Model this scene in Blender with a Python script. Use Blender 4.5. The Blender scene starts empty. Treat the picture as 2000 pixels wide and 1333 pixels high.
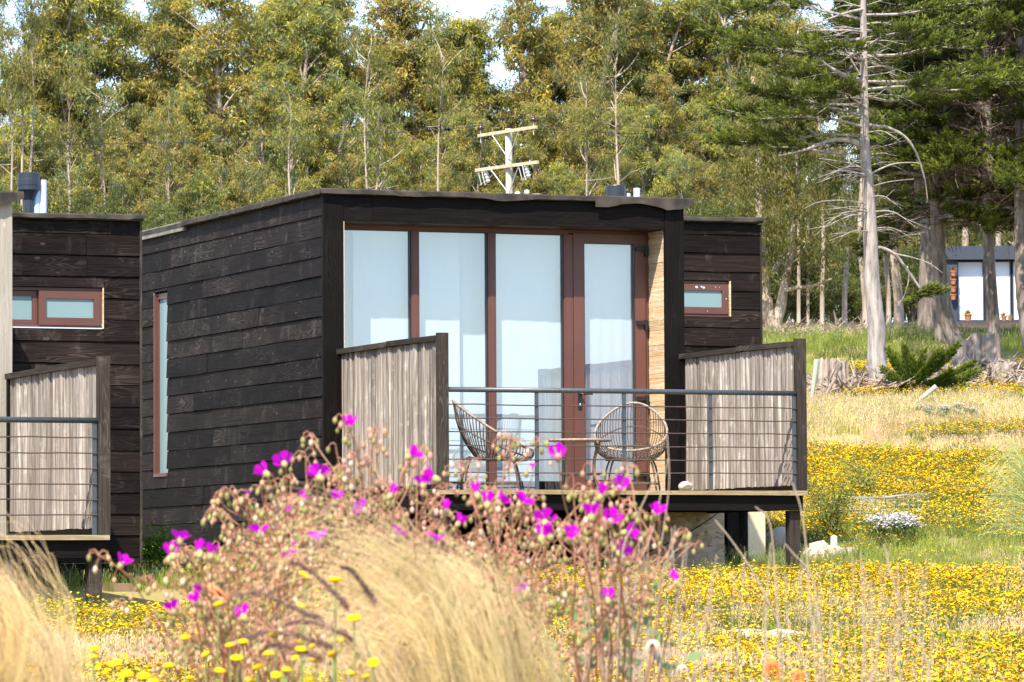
import bpy, math
import numpy as np
from mathutils import Vector, Matrix, noise as mnoise

# ------------------------------------------------------------------ camera, light, exposure
SC = bpy.context.scene
COL = SC.collection
FPX, CX, CY, HOR, ROLL = 9100.0, 1000.0, 666.5, 1145.0, math.radians(.315)
PITCH = math.atan((HOR - CY) / FPX)
cam_d = bpy.data.cameras.new('camera')
cam = bpy.data.objects.new('camera', cam_d)
COL.objects.link(cam)
cam_d.sensor_width = 36.0
cam_d.lens = 36.0 * FPX / 2000.0
cam_d.clip_start = .5
cam_d.clip_end = 3000
cam_d.dof.use_dof = True
cam_d.dof.focus_distance = 47.0
cam_d.dof.aperture_fstop = 20.0
cam.rotation_mode = 'XYZ'
cam.matrix_world = Matrix.Rotation(math.radians(90) + PITCH, 4, 'X') @ Matrix.Rotation(-ROLL, 4, 'Z')
SC.camera = cam

YAW = math.radians(22.3)
U = np.array([math.cos(YAW), math.sin(YAW)])
V_ = np.array([-math.sin(YAW), math.cos(YAW)])
su, sv, sz = .37, .42, .72
sh = -su * U - sv * V_
SUN = Vector((sh[0], sh[1], sz)).normalized()
ELEV = math.asin(SUN.z)
AZ = math.atan2(SUN.x, SUN.y)           # clockwise from +Y
sun_d = bpy.data.lights.new('sun', 'SUN')
sun = bpy.data.objects.new('sun', sun_d)
COL.objects.link(sun)
sun_d.energy = 4.3
sun_d.angle = math.radians(.55)
sun_d.color = (1.0, .92, .78)
sun.rotation_euler = SUN.to_track_quat('Z', 'Y').to_euler()

W = bpy.data.worlds.new('World')
SC.world = W
W.use_nodes = True
nt = W.node_tree
bg = nt.nodes['Background']
sky = nt.nodes.new('ShaderNodeTexSky')
sky.sky_type = 'NISHITA'
sky.sun_disc = False
sky.sun_elevation = ELEV
sky.sun_rotation = AZ
sky.air_density = 1.0
sky.dust_density = .8
sky.ozone_density = 2.5
# thin even cloud veil mixed over the whole sky
tcw = nt.nodes.new('ShaderNodeTexCoord')
mpw = nt.nodes.new('ShaderNodeMapping')
mpw.inputs['Scale'].default_value = (1, 1, 2.6)
nzw = nt.nodes.new('ShaderNodeTexNoise')
nzw.inputs['Scale'].default_value = 5.5
nzw.inputs['Detail'].default_value = 7
rmw = nt.nodes.new('ShaderNodeMapRange')
rmw.inputs[1].default_value = .38
rmw.inputs[2].default_value = .66
rmw.inputs[3].default_value = .15
rmw.inputs[4].default_value = .75
mxw = nt.nodes.new('ShaderNodeMixRGB')
mxw.inputs[2].default_value = (2.5, 3.6, 5.8, 1)
nt.links.new(tcw.outputs['Generated'], mpw.inputs['Vector'])
nt.links.new(mpw.outputs['Vector'], nzw.inputs['Vector'])
nt.links.new(nzw.outputs['Fac'], rmw.inputs[0])
nt.links.new(rmw.outputs[0], mxw.inputs[0])
nt.links.new(sky.outputs[0], mxw.inputs[1])
nt.links.new(mxw.outputs[0], bg.inputs['Color'])
bg.inputs['Strength'].default_value = .15

SC.view_settings.view_transform = 'Standard'
SC.view_settings.look = 'None'
SC.view_settings.gamma = 1
SC.view_settings.exposure = 1.25
SC.view_settings.use_curve_mapping = False
SC.render.engine = 'CYCLES'
SC.cycles.use_denoising = True
SC.cycles.max_bounces = 7
SC.cycles.diffuse_bounces = 3
SC.cycles.transparent_max_bounces = 12
SC.cycles.caustics_reflective = False
SC.cycles.caustics_refractive = False
SC.cycles.sample_clamp_indirect = 6.0

# ------------------------------------------------------------------ measuring helpers
def ray(px, py):
    a = (px - CX) / FPX
    b = (CY - py) / FPX
    c, s = math.cos(-ROLL), math.sin(-ROLL)
    a, b = a * c - b * s, a * s + b * c
    return np.array([a, math.cos(PITCH) - b * math.sin(PITCH), math.sin(PITCH) + b * math.cos(PITCH)])

def at(px, py, d):
    r = ray(px, py)
    return r * (d / r[1])

G_D = [0, 5, 9, 15, 20, 28, 35, 39.6, 46, 52, 57, 63, 70, 76, 85, 100, 120, 135, 170, 260, 600, 1500]
G_Z = [-1.35, -1.0, -.8, -.72, -.66, -.585, -.40, -.22, .05, .21, .75, 1.38, 2.1, 2.85, 3.74, 5.2, 6.7, 7.6, 9.3, 13, 26, 40]
def gz(x, y):
    y = np.asarray(y, float); x = np.asarray(x, float)
    # the row of stumps stands on a small crest; it is the same for every x
    z = np.interp(y, G_D, G_Z)
    z = (z + np.interp(y - 1.5, G_D, G_Z) + np.interp(y + 1.5, G_D, G_Z)) / 3
    z = z - np.clip((y - 85) / 40, 0, 1) * np.clip((4 - x) / 14, 0, 1) * 2.0
    z = z + .035 * np.sin(x * 1.3 + y * .37) * np.cos(y * .61 - x * .4) * np.clip(y / 20, 0, 1)
    return z

def sstep(a, b, x):
    t = np.clip((np.asarray(x, float) - a) / (b - a), 0, 1)
    return t * t * (3 - 2 * t)

# ------------------------------------------------------------------ mesh helpers
def tag(o, label=None, cat=None, group=None, kind=None):
    if label: o['label'] = label
    if cat: o['category'] = cat
    if group: o['group'] = group
    if kind: o['kind'] = kind
    return o

def empty(name, loc=(0, 0, 0), rz=0, label=None, cat=None, group=None):
    o = bpy.data.objects.new(name, None)
    COL.objects.link(o)
    o.location = loc
    o.rotation_euler = (0, 0, rz)
    o.empty_display_size = .2
    return tag(o, label, cat, group)

class MB:
    """collects vertices and faces, builds ONE mesh object"""
    def __init__(s):
        s.v = []; s.n = 0; s.loops = []; s.sizes = []; s.mi = []; s.c = []; s.hascol = False
    def add(s, v, f, col=None, mi=0):
        v = np.asarray(v, float).reshape(-1, 3)
        f = np.asarray(f, int)
        if f.ndim == 1: f = f.reshape(1, -1)
        s.v.append(v)
        s.loops.append((f + s.n).ravel()); s.sizes.append(np.full(len(f), f.shape[1])); s.mi.append(np.full(len(f), mi))
        if col is None: cc = np.ones((len(v), 3))
        else:
            cc = np.asarray(col, float)
            if cc.ndim == 1: cc = np.tile(cc, (len(v), 1))
            s.hascol = True
        s.c.append(cc)
        s.n += len(v)
    def mesh(s, name, mats, smooth=False):
        me = bpy.data.meshes.new(name)
        V = np.concatenate(s.v); L = np.concatenate(s.loops); S = np.concatenate(s.sizes); M = np.concatenate(s.mi)
        me.vertices.add(len(V)); me.vertices.foreach_set('co', V.astype(np.float32).ravel())
        me.loops.add(len(L)); me.loops.foreach_set('vertex_index', L.astype(np.int32))
        me.polygons.add(len(S))
        st = np.concatenate([[0], np.cumsum(S)[:-1]])
        me.polygons.foreach_set('loop_start', st.astype(np.int32))
        me.polygons.foreach_set('material_index', M.astype(np.int32))
        me.polygons.foreach_set('use_smooth', np.full(len(S), bool(smooth)))
        if s.hascol:
            C = np.concatenate(s.c)
            a = me.color_attributes.new('tint', 'FLOAT_COLOR', 'POINT')
            a.data.foreach_set('color', np.c_[C, np.ones(len(C))].astype(np.float32).ravel())
        if not isinstance(mats, (list, tuple)): mats = [mats]
        for m in mats: me.materials.append(m)
        me.update(calc_edges=True)
        return me
    def build(s, name, mats, parent=None, smooth=False, link=True):
        o = bpy.data.objects.new(name, s.mesh(name, mats, smooth))
        if link: COL.objects.link(o)
        if parent is not None: o.parent = parent
        return o
    # --- shapes
    def box(s, x0, x1, y0, y1, z0, z1, col=None, mi=0):
        v = [(x, y, z) for x in (x0, x1) for y in (y0, y1) for z in (z0, z1)]
        f = [(0, 1, 3, 2), (4, 6, 7, 5), (0, 4, 5, 1), (2, 3, 7, 6), (0, 2, 6, 4), (1, 5, 7, 3)]
        s.add(v, f, col, mi)
    def obox(s, c, ax, ay, az, hx, hy, hz, col=None, mi=0):
        c = np.array(c, float)
        v = [c + np.array(ax) * sx * hx + np.array(ay) * sy * hy + np.array(az) * szz * hz for sx in (-1, 1) for sy in (-1, 1) for szz in (-1, 1)]
        f = [(0, 1, 3, 2), (4, 6, 7, 5), (0, 4, 5, 1), (2, 3, 7, 6), (0, 2, 6, 4), (1, 5, 7, 3)]
        s.add(v, f, col, mi)
    def tube(s, pts, r, n=6, col=None, caps=True, mi=0, ell=None):
        P = np.asarray(pts, float); k = len(P)
        R = np.full(k, r) if np.isscalar(r) else np.asarray(r, float)
        T = np.gradient(P, axis=0); T /= (np.linalg.norm(T, axis=1)[:, None] + 1e-9)
        ref = np.array([0, 0, 1.]) if abs(T[0, 2]) < .9 else np.array([1., 0, 0])
        A = np.cross(T, ref); A /= (np.linalg.norm(A, axis=1)[:, None] + 1e-9)
        B = np.cross(T, A)
        th = np.arange(n) * 2 * math.pi / n
        ring = P[:, None] + R[:, None, None] * (np.cos(th)[None, :, None] * A[:, None] + np.sin(th)[None, :, None] * B[:, None])
        v = ring.reshape(-1, 3)
        i = np.arange(k - 1)[:, None] * n; j = np.arange(n)[None]
        f = np.stack([i + j, i + (j + 1) % n, i + n + (j + 1) % n, i + n + j], -1).reshape(-1, 4)
        if col is not None and np.ndim(col) == 2: col = np.repeat(np.asarray(col), n, axis=0)
        m0 = s.n
        s.add(v, f, col, mi)
        if caps:
            s.loops.append(np.arange(n)[::-1] + m0); s.sizes.append([n]); s.mi.append([mi])
            s.loops.append(np.arange(n) + m0 + (k - 1) * n); s.sizes.append([n]); s.mi.append([mi])
    def ribbons(s, P, w, col, mi=0):
        """P: (m,k,3) strand points, w: (m,k) widths; flat ribbons facing random ways"""
        m, k, _ = P.shape
        T = np.gradient(P, axis=1)
        side = np.cross(T, np.array([0, 1.0, 0]) + RNG.normal(0, .35, (m, 1, 3)))
        side /= (np.linalg.norm(side, axis=2)[..., None] + 1e-9)
        a = P + side * w[..., None] / 2; b = P - side * w[..., None] / 2
        v = np.stack([a, b], 2).reshape(-1, 3)
        base = (np.arange(m) * k * 2)[:, None]; i = np.arange(k - 1)[None] * 2
        q = base + i
        f = np.stack([q, q + 1, q + 3, q + 2], -1).reshape(-1, 4)
        c = np.asarray(col, float)
        if c.ndim == 2: c = np.repeat(c, k * 2, axis=0)
        elif c.ndim == 3: c = np.repeat(c.reshape(-1, 3), 2, axis=0)
        s.add(v, f, c, mi)
    def leaves(s, P, D, N, ln, wd, col, mi=0):
        """pointed leaf quads: root P, direction D, width dir N"""
        ln = np.asarray(ln)[:, None]; wd = np.asarray(wd)[:, None]
        a = P; b = P + D * ln * .45 + N * wd * .5; c = P + D * ln; d = P + D * ln * .45 - N * wd * .5
        v = np.stack([a, b, c, d], 1).reshape(-1, 3)
        f = np.arange(len(v)).reshape(-1, 4)
        s.add(v, f, np.repeat(col, 4, axis=0), mi)
    def blob(s, c, rx, ry, rz, nu=8, nv=5, col=None, jit=0, mi=0):
        th = np.arange(nu) * 2 * math.pi / nu; ph = np.linspace(-math.pi / 2, math.pi / 2, nv + 2)[1:-1]
        v = [(math.cos(p) * math.cos(t), math.cos(p) * math.sin(t), math.sin(p)) for p in ph for t in th] + [(0, 0, -1), (0, 0, 1)]
        v = np.array(v)
        if jit: v *= 1 + RNG.uniform(-jit, jit, (len(v), 1))
        v = v * [rx, ry, rz] + np.array(c)
        m0 = len(v) - 2
        q = [(r * nu + j, r * nu + (j + 1) % nu, (r + 1) * nu + (j + 1) % nu, (r + 1) * nu + j) for r in range(nv - 1) for j in range(nu)]
        t = [(m0, (j + 1) % nu, j) for j in range(nu)] + [(m0 + 1, (nv - 1) * nu + j, (nv - 1) * nu + (j + 1) % nu) for j in range(nu)]
        n0 = s.n
        s.add(v, q, col, mi)
        t = np.array(t) + n0
        s.loops.append(t.ravel()); s.sizes.append(np.full(len(t), 3)); s.mi.append(np.full(len(t), mi))

RNG = np.random.default_rng(7)
def unit(a): return a / (np.linalg.norm(a, axis=-1, keepdims=True) + 1e-9)
def bez(p, n=8):
    """smooth polyline through control points (Catmull-Rom)"""
    p = np.asarray(p, float)
    q = np.vstack([2 * p[0] - p[1], p, 2 * p[-1] - p[-2]])
    out = []
    for i in range(1, len(q) - 2):
        t = np.linspace(0, 1, n, endpoint=False)[:, None]
        a, b, c, d = q[i - 1], q[i], q[i + 1], q[i + 2]
        out.append(.5 * ((2 * b) + (-a + c) * t + (2 * a - 5 * b + 4 * c - d) * t ** 2 + (-a + 3 * b - 3 * c + d) * t ** 3))
    out.append(p[-1:])
    return np.vstack(out)

# ------------------------------------------------------------------ materials
def newmat(name):
    m = bpy.data.materials.new(name); m.use_nodes = True
    t = m.node_tree; t.nodes.clear()
    out = t.nodes.new('ShaderNodeOutputMaterial')
    p = t.nodes.new('ShaderNodeBsdfPrincipled')
    t.links.new(p.outputs[0], out.inputs[0])
    return m, t, p, out
def N(t, kind, **kw):
    n = t.nodes.new(kind)
    for k, v in kw.items():
        if k in n.inputs: n.inputs[k].default_value = v
        else: setattr(n, k, v)
    return n
def rgb(c): return (c[0], c[1], c[2], 1)
def ramp(t, src, stops):
    r = t.nodes.new('ShaderNodeValToRGB')
    e = r.color_ramp.elements
    while len(e) < len(stops): e.new(.5)
    for i, (p, c) in enumerate(stops):
        e[i].position = p; e[i].color = rgb(c)
    t.links.new(src, r.inputs[0])
    return r.outputs[0]
def mixc(t, fac, a, b, mode='MIX'):
    m = t.nodes.new('ShaderNodeMixRGB'); m.blend_type = mode
    for i, x in ((0, fac), (1, a), (2, b)):
        if hasattr(x, 'is_linked') or isinstance(x, bpy.types.NodeSocket): t.links.new(x, m.inputs[i])
        elif i == 0: m.inputs[0].default_value = x
        else: m.inputs[i].default_value = rgb(x)
    return m.outputs[0]
def math_(t, op, a, b=None, c=None):
    m = t.nodes.new('ShaderNodeMath'); m.operation = op
    for i, x in enumerate((a, b, c)):
        if x is None: continue
        if isinstance(x, bpy.types.NodeSocket): t.links.new(x, m.inputs[i])
        else: m.inputs[i].default_value = x
    return m.outputs[0]
def maprange(t, src, a, b, c, d):
    m = t.nodes.new('ShaderNodeMapRange')
    for i, x in enumerate((a, b, c, d)): m.inputs[i + 1].default_value = x
    t.links.new(src, m.inputs[0]); return m.outputs[0]
def bump(t, p, h, strength, dist=.01):
    b = t.nodes.new('ShaderNodeBump'); b.inputs['Strength'].default_value = strength; b.inputs['Distance'].default_value = dist
    t.links.new(h, b.inputs['Height']); t.links.new(b.outputs[0], p.inputs['Normal'])

def wood(name, axis, base, dark, light, ringf=34, streak=.6, rough=.75, vary=.35, spots=True, fine=90, bumps=.5, figure=.5):
    """weathered sawn timber; grain runs along AXIS of the object's own coordinates"""
    m, t, p, _ = newmat(name)
    tc = N(t, 'ShaderNodeTexCoord'); oi = N(t, 'ShaderNodeObjectInfo')
    off = N(t, 'ShaderNodeVectorMath', operation='SCALE'); off.inputs[0].default_value = (37.1, 53.7, 71.3)
    t.links.new(oi.outputs['Random'], off.inputs['Scale'])
    add = N(t, 'ShaderNodeVectorMath', operation='ADD')
    t.links.new(tc.outputs['Object'], add.inputs[0]); t.links.new(off.outputs[0], add.inputs[1])
    def nz(along, across, scale, detail=3, rough_=.55, dist=0):
        mp = N(t, 'ShaderNodeMapping')
        sc = [across] * 3; sc['xyz'.index(axis)] = along
        mp.inputs['Scale'].default_value = sc
        t.links.new(add.outputs[0], mp.inputs[0])
        n = N(t, 'ShaderNodeTexNoise', Scale=scale, Detail=detail, Roughness=rough_, Distortion=dist)
        t.links.new(mp.outputs[0], n.inputs['Vector']); return n.outputs['Fac']
    contour = nz(1.1, 8.5, 1.0, 1.6, .45, .25)
    rings = math_(t, 'SINE', math_(t, 'MULTIPLY', contour, ringf * 3.2))
    rings = maprange(t, rings, .0, 1.0, 0, 1)
    fib = nz(2.0, fine, 1.0, 4, .6)
    patch = nz(1.6, 3.0, 1.0, 2, .5)
    fmask = maprange(t, patch, .47, .66, 0, 1)
    stain = nz(4.5, 2.2, 1.0, 6, .7)
    c = mixc(t, maprange(t, fib, .3, .7, 0, 1), dark, base)
    c = mixc(t, math_(t, 'MULTIPLY', math_(t, 'MULTIPLY', rings, fmask), figure), c, light)
    c = mixc(t, math_(t, 'MULTIPLY', maprange(t, stain, .56, .78, 0, 1), streak), c, light)
    if spots:
        mp = N(t, 'ShaderNodeMapping')
        sc = [7.0] * 3; sc['xyz'.index(axis)] = 3.2; mp.inputs['Scale'].default_value = sc
        t.links.new(add.outputs[0], mp.inputs[0])
        vo = N(t, 'ShaderNodeTexVoronoi', Scale=1.0); t.links.new(mp.outputs[0], vo.inputs['Vector'])
        d = vo.outputs['Distance']
        kn = maprange(t, d, .05, .11, 1, 0)
        c = mixc(t, math_(t, 'MULTIPLY', kn, .55), c, tuple(x * 1.25 for x in light))
        co = maprange(t, d, .03, .05, 1, 0)
        c = mixc(t, co, c, tuple(x * .8 for x in dark))
    v = maprange(t, oi.outputs['Random'], 0, 1, 1 - vary, 1 + vary)
    hs = N(t, 'ShaderNodeHueSaturation'); t.links.new(v, hs.inputs['Value']); t.links.new(c, hs.inputs['Color'])
    t.links.new(hs.outputs[0], p.inputs['Base Color'])
    p.inputs['Roughness'].default_value = rough
    p.inputs['Specular IOR Level'].default_value = .06
    hgt = math_(t, 'ADD', math_(t, 'MULTIPLY', fib, .7), math_(t, 'MULTIPLY', rings, .35))
    bump(t, p, hgt, bumps, .004)
    return m

def plain(name, col, rough=.6, spec=.4, metal=0, nscale=0, ncol=None, namt=.5, bumps=0, bscale=60, bdist=.003):
    m, t, p, _ = newmat(name)
    p.inputs['Roughness'].default_value = rough
    p.inputs['Specular IOR Level'].default_value = spec
    p.inputs['Metallic'].default_value = metal
    tc = N(t, 'ShaderNodeTexCoord')
    if nscale:
        n = N(t, 'ShaderNodeTexNoise', Scale=nscale, Detail=5, Roughness=.6); t.links.new(tc.outputs['Object'], n.inputs['Vector'])
        c = mixc(t, maprange(t, n.outputs['Fac'], .38, .68, 0, namt), col, ncol or tuple(x * .6 for x in col))
        t.links.new(c, p.inputs['Base Color'])
    else: p.inputs['Base Color'].default_value = rgb(col)
    if bumps:
        n = N(t, 'ShaderNodeTexNoise', Scale=bscale, Detail=4); t.links.new(tc.outputs['Object'], n.inputs['Vector'])
        bump(t, p, n.outputs['Fac'], bumps, bdist)
    return m

def leafmat(name, transl=.35, rough=.5, spec=.25, vary=.18, tintc=(1, 1, 1)):
    """colour from the 'tint' attribute (leaf by leaf), light passes through"""
    m, t, p, out = newmat(name)
    at_ = N(t, 'ShaderNodeVertexColor'); at_.layer_name = 'tint'
    oi = N(t, 'ShaderNodeObjectInfo')
    hs = N(t, 'ShaderNodeHueSaturation')
    t.links.new(maprange(t, oi.outputs['Random'], 0, 1, 1 - vary, 1 + vary), hs.inputs['Value'])
    t.links.new(maprange(t, math_(t, 'FRACT', math_(t, 'MULTIPLY', oi.outputs['Random'], 7.3)), 0, 1, .5 - .018, .5 + .018), hs.inputs['Hue'])
    c = mixc(t, 1.0, at_.outputs['Color'], tintc, 'MULTIPLY')
    t.links.new(c, hs.inputs['Color'])
    t.links.new(hs.outputs[0], p.inputs['Base Color'])
    p.inputs['Roughness'].default_value = rough; p.inputs['Specular IOR Level'].default_value = spec
    tr = N(t, 'ShaderNodeBsdfTranslucent'); t.links.new(hs.outputs[0], tr.inputs[0])
    mx = N(t, 'ShaderNodeMixShader'); mx.inputs[0].default_value = transl
    t.links.new(p.outputs[0], mx.inputs[1]); t.links.new(tr.outputs[0], mx.inputs[2])
    t.links.new(mx.outputs[0], out.inputs[0])
    return m

DARKW = dict(base=(.021, .0145, .0125), dark=(.006, .0045, .004), light=(.12, .094, .082))
M = {}
for ax in 'xyz':
    M['dark_' + ax] = wood('dark_stained_timber_' + ax, ax, **DARKW, streak=.42, vary=.45, figure=.28, rough=.62)
    M['trim_' + ax] = wood('black_stained_trim_' + ax, ax, base=(.010, .0078, .0072), dark=(.0045, .0038, .0036), light=(.035, .028, .025), streak=.15, vary=.12, spots=False, figure=.2, rough=.6)
    M['cap_' + ax] = wood('weathered_dark_cap_' + ax, ax, base=(.055, .044, .037), dark=(.02, .016, .014), light=(.17, .14, .115), streak=.5, vary=.2, spots=False, figure=.3)
M['grey_z'] = wood('silvered_timber', 'z', base=(.36, .325, .28), dark=(.25, .22, .185), light=(.46, .42, .37), streak=.5, vary=.05, figure=.3)
M['slat'] = wood('weathered_split_slat', 'z', base=(.36, .315, .275), dark=(.11, .088, .074), light=(.62, .57, .52), streak=.55, vary=.30, fine=70, ringf=12, figure=.35, bumps=.9)
M['pine_y'] = wood('raw_pine', 'y', base=(.66, .54, .38), dark=(.50, .30, .12), light=(.76, .72, .62), streak=.5, vary=.16, figure=.5, ringf=20)
M['deckboard'] = wood('deck_edge_board', 'x', base=(.36, .27, .15), dark=(.19, .14, .08), light=(.5, .42, .28), streak=.5, vary=.05, spots=False)
M['frame'] = plain('brown_window_profile', (.115, .047, .036), .42, .4, nscale=3, ncol=(.09, .037, .028), namt=.6)
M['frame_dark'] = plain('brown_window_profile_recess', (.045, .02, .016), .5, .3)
M['black_metal'] = plain('black_ironmongery', (.012, .012, .014), .4, .5)
M['rail'] = plain('slate_painted_steel', (.050, .062, .078), .38, .5, metal=.2, nscale=25, ncol=(.10, .095, .085), namt=.5)
M['rod'] = plain('rusty_steel_rod', (.055, .045, .042), .5, .5, metal=.3, nscale=30, ncol=(.14, .08, .05), namt=.7)
M['felt'] = plain('bitumen_felt', (.030, .025, .022), .85, .2, nscale=5, ncol=(.085, .07, .055), namt=.8, bumps=.5)
M['flash'] = plain('weathered_flashing', (.24, .22, .19), .6, .4, nscale=8, ncol=(.1, .085, .07), namt=.8)
M['sheath_shade'] = plain('black_sheathing_and_shade', (.006, .006, .006), .9, .1)  # wall sheathing, also the black of the sheets painting underfloor shade
M['room'] = plain('plaster_room', (.62, .64, .66), .8, .2)
M['floor'] = plain('grey_room_floor', (.10, .12, .16), .5, .3)
M['concrete'] = plain('concrete', (.62, .54, .38), .9, .2, nscale=4, ncol=(.48, .42, .3), namt=.9, bumps=.5, bscale=40)
M['concrete_dark'] = plain('bitumen_coated_concrete', (.05, .052, .058), .8, .3, nscale=20, ncol=(.11, .115, .12), namt=.8, bumps=1.0, bscale=45, bdist=.01)
M['pvc'] = plain('white_pvc_pipe', (.52, .60, .72), .4, .4)
M['pvc2'] = plain('pale_blue_pvc_pipe', (.42, .58, .78), .4, .4)
M['vent'] = plain('black_vent_pipe', (.018, .024, .036), .42, .5)
M['rust'] = plain('rusty_iron', (.16, .06, .03), .8, .3, nscale=12, ncol=(.06, .03, .02), namt=.8)
M['gravel'] = plain('pale_rubble', (.55, .47, .38), .9, .2, nscale=6, ncol=(.32, .26, .2), namt=.8, bumps=.6, bscale=25, bdist=.02)

def glassmat(name, tint, fr=.5):
    m, t, p, out = newmat(name)
    tr = N(t, 'ShaderNodeBsdfTransparent'); tr.inputs[0].default_value = rgb(tint)
    gl = N(t, 'ShaderNodeBsdfGlossy'); gl.inputs['Roughness'].default_value = .012
    lw = N(t, 'ShaderNodeLayerWeight', Blend=.5)
    f = math_(t, 'MULTIPLY', math_(t, 'POWER', lw.outputs['Facing'], 4.0), .9)
    tc = N(t, 'ShaderNodeTexCoord')
    n = N(t, 'ShaderNodeTexNoise', Scale=1.1, Detail=1); t.links.new(tc.outputs['Object'], n.inputs['Vector'])
    b = N(t, 'ShaderNodeBump'); b.inputs['Strength'].default_value = .15; b.inputs['Distance'].default_value = .02
    t.links.new(n.outputs['Fac'], b.inputs['Height']); t.links.new(b.outputs[0], gl.inputs['Normal'])
    mx = N(t, 'ShaderNodeMixShader')
    t.links.new(math_(t, 'ADD', f, fr), mx.inputs[0])
    t.links.new(tr.outputs[0], mx.inputs[1]); t.links.new(gl.outputs[0], mx.inputs[2])
    t.links.new(mx.outputs[0], out.inputs[0])
    return m
M['glass'] = glassmat('window_glass', (.95, .98, .99), .20)
M['frost'] = plain('frosted_window_pane', (.17, .26, .28), .3, .5, nscale=160, ncol=(.22, .33, .35), namt=.5)

def clothmat(name, col, sc=90):
    m, t, p, out = newmat(name)
    tc = N(t, 'ShaderNodeTexCoord')
    mp = N(t, 'ShaderNodeMapping'); mp.inputs['Scale'].default_value = (sc, sc, 1.2); t.links.new(tc.outputs['Object'], mp.inputs[0])
    n = N(t, 'ShaderNodeTexNoise', Scale=1, Detail=2); t.links.new(mp.outputs[0], n.inputs['Vector'])
    c = mixc(t, maprange(t, n.outputs['Fac'], .4, .65, 0, .5), col, tuple(x * .94 for x in col))
    t.links.new(c, p.inputs['Base Color']); p.inputs['Roughness'].default_value = .85; p.inputs['Specular IOR Level'].default_value = .1
    tr = N(t, 'ShaderNodeBsdfTranslucent'); t.links.new(c, tr.inputs[0])
    mx = N(t, 'ShaderNodeMixShader'); mx.inputs[0].default_value = .15
    t.links.new(p.outputs[0], mx.inputs[1]); t.links.new(tr.outputs[0], mx.inputs[2]); t.links.new(mx.outputs[0], out.inputs[0])
    return m
M['blind'] = clothmat('white_roller_blind', (.86, .93, .99))
M['sheer'] = clothmat('lavender_white_sheer', (.80, .82, .94), 160)

# ------------------------------------------------------------------ the setting: ground
def ground_mat():
    m, t, p, _ = newmat('meadow_soil')
    tc = N(t, 'ShaderNodeTexCoord')
    n1 = N(t, 'ShaderNodeTexNoise', Scale=.35, Detail=6, Roughness=.6); t.links.new(tc.outputs['Object'], n1.inputs['Vector'])
    n2 = N(t, 'ShaderNodeTexNoise', Scale=9, Detail=5, Roughness=.7); t.links.new(tc.outputs['Object'], n2.inputs['Vector'])
    c = ramp(t, n1.outputs['Fac'], [(.35, (.16, .17, .04)), (.5, (.34, .26, .10)), (.65, (.22, .22, .06))])
    c = mixc(t, maprange(t, n2.outputs['Fac'], .4, .65, 0, .8), c, (.33, .25, .12))
    # forest litter beyond the clearing
    sx = N(t, 'ShaderNodeSeparateXYZ'); t.links.new(tc.outputs['Object'], sx.inputs[0])
    far = maprange(t, sx.outputs['Y'], 104, 112, 0, 1)
    lit = mixc(t, maprange(t, n2.outputs['Fac'], .4, .6, 0, 1), (.05, .035, .025), (.16, .11, .08))
    c = mixc(t, far, c, lit)
    t.links.new(c, p.inputs['Base Color']); p.inputs['Roughness'].default_value = 1; p.inputs['Specular IOR Level'].default_value = .05
    bump(t, p, n2.outputs['Fac'], .8, .05)
    return m
ys = np.concatenate([np.arange(-12, 110, .8), np.arange(110, 300, 6), np.array([340, 400, 500, 700, 1000, 1500])])
xs = np.concatenate([[-900, -500, -250, -120, -70], np.arange(-40, 40.1, 1.0), [70, 120, 250, 500, 900]])
X, Y = np.meshgrid(xs, ys)
Z = gz(X, Y)
g = MB()
nx = len(xs); idx = np.arange(len(ys) * nx).reshape(len(ys), nx)
g.add(np.c_[X.ravel(), Y.ravel(), Z.ravel()], np.stack([idx[:-1, :-1], idx[:-1, 1:], idx[1:, 1:], idx[1:, :-1]], -1).reshape(-1, 4))
tag(g.build('ground', ground_mat(), smooth=True), kind='structure')

# ------------------------------------------------------------------ cabins
def plank(parent, mat, axis, a0, a1, face, th, z0, z1, out=-1, lap=.011, name='plank', rng=RNG, wob=.0018):
    """one sawn board. axis: the direction it runs ('x' or 'y'); face: the coordinate of its outer face on the other axis;
    out: which side is outside (-1: towards smaller values); its lower edge stands proud by lap"""
    L = a1 - a0
    k = max(2, min(6, int(L / .6) + 2))
    s = np.linspace(a0, a1, k)
    zt = z1 + rng.normal(0, wob, k); zb = z0 + rng.normal(0, wob, k)
    po = rng.normal(0, .003)
    bow = rng.normal(0, .002, k)
    top = face - out * (lap * .5) + out * (po + bow)
    bot = face + out * (lap * .5) + out * (po + bow)
    inn = np.full(k, face - out * th)
    rows = [(top, zt), (bot, zb), (inn, zb), (inn, zt)]
    V = []
    for o_, z_ in rows:
        V.append(np.c_[s, o_, z_] if axis == 'x' else np.c_[o_, s, z_])
    V = np.stack(V, 1).reshape(-1, 3)
    F = []
    for i in range(k - 1):
        for j in range(4):
            F.append((i * 4 + j, i * 4 + (j + 1) % 4, i * 4 + 4 + (j + 1) % 4, i * 4 + 4 + j))
    F.append((3, 2, 1, 0)); e = (k - 1) * 4; F.append((e, e + 1, e + 2, e + 3))
    m = MB(); m.add(V, F)
    return m.build(name, mat, parent)

def rows(z0, z1, h=.207, rng=RNG, first=None):
    z = [z1]
    if first: z.append(z1 - first)
    while z[-1] - h > z0 + .05: z.append(z[-1] - h + rng.normal(0, .004))
    z.append(z0)
    return z

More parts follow.
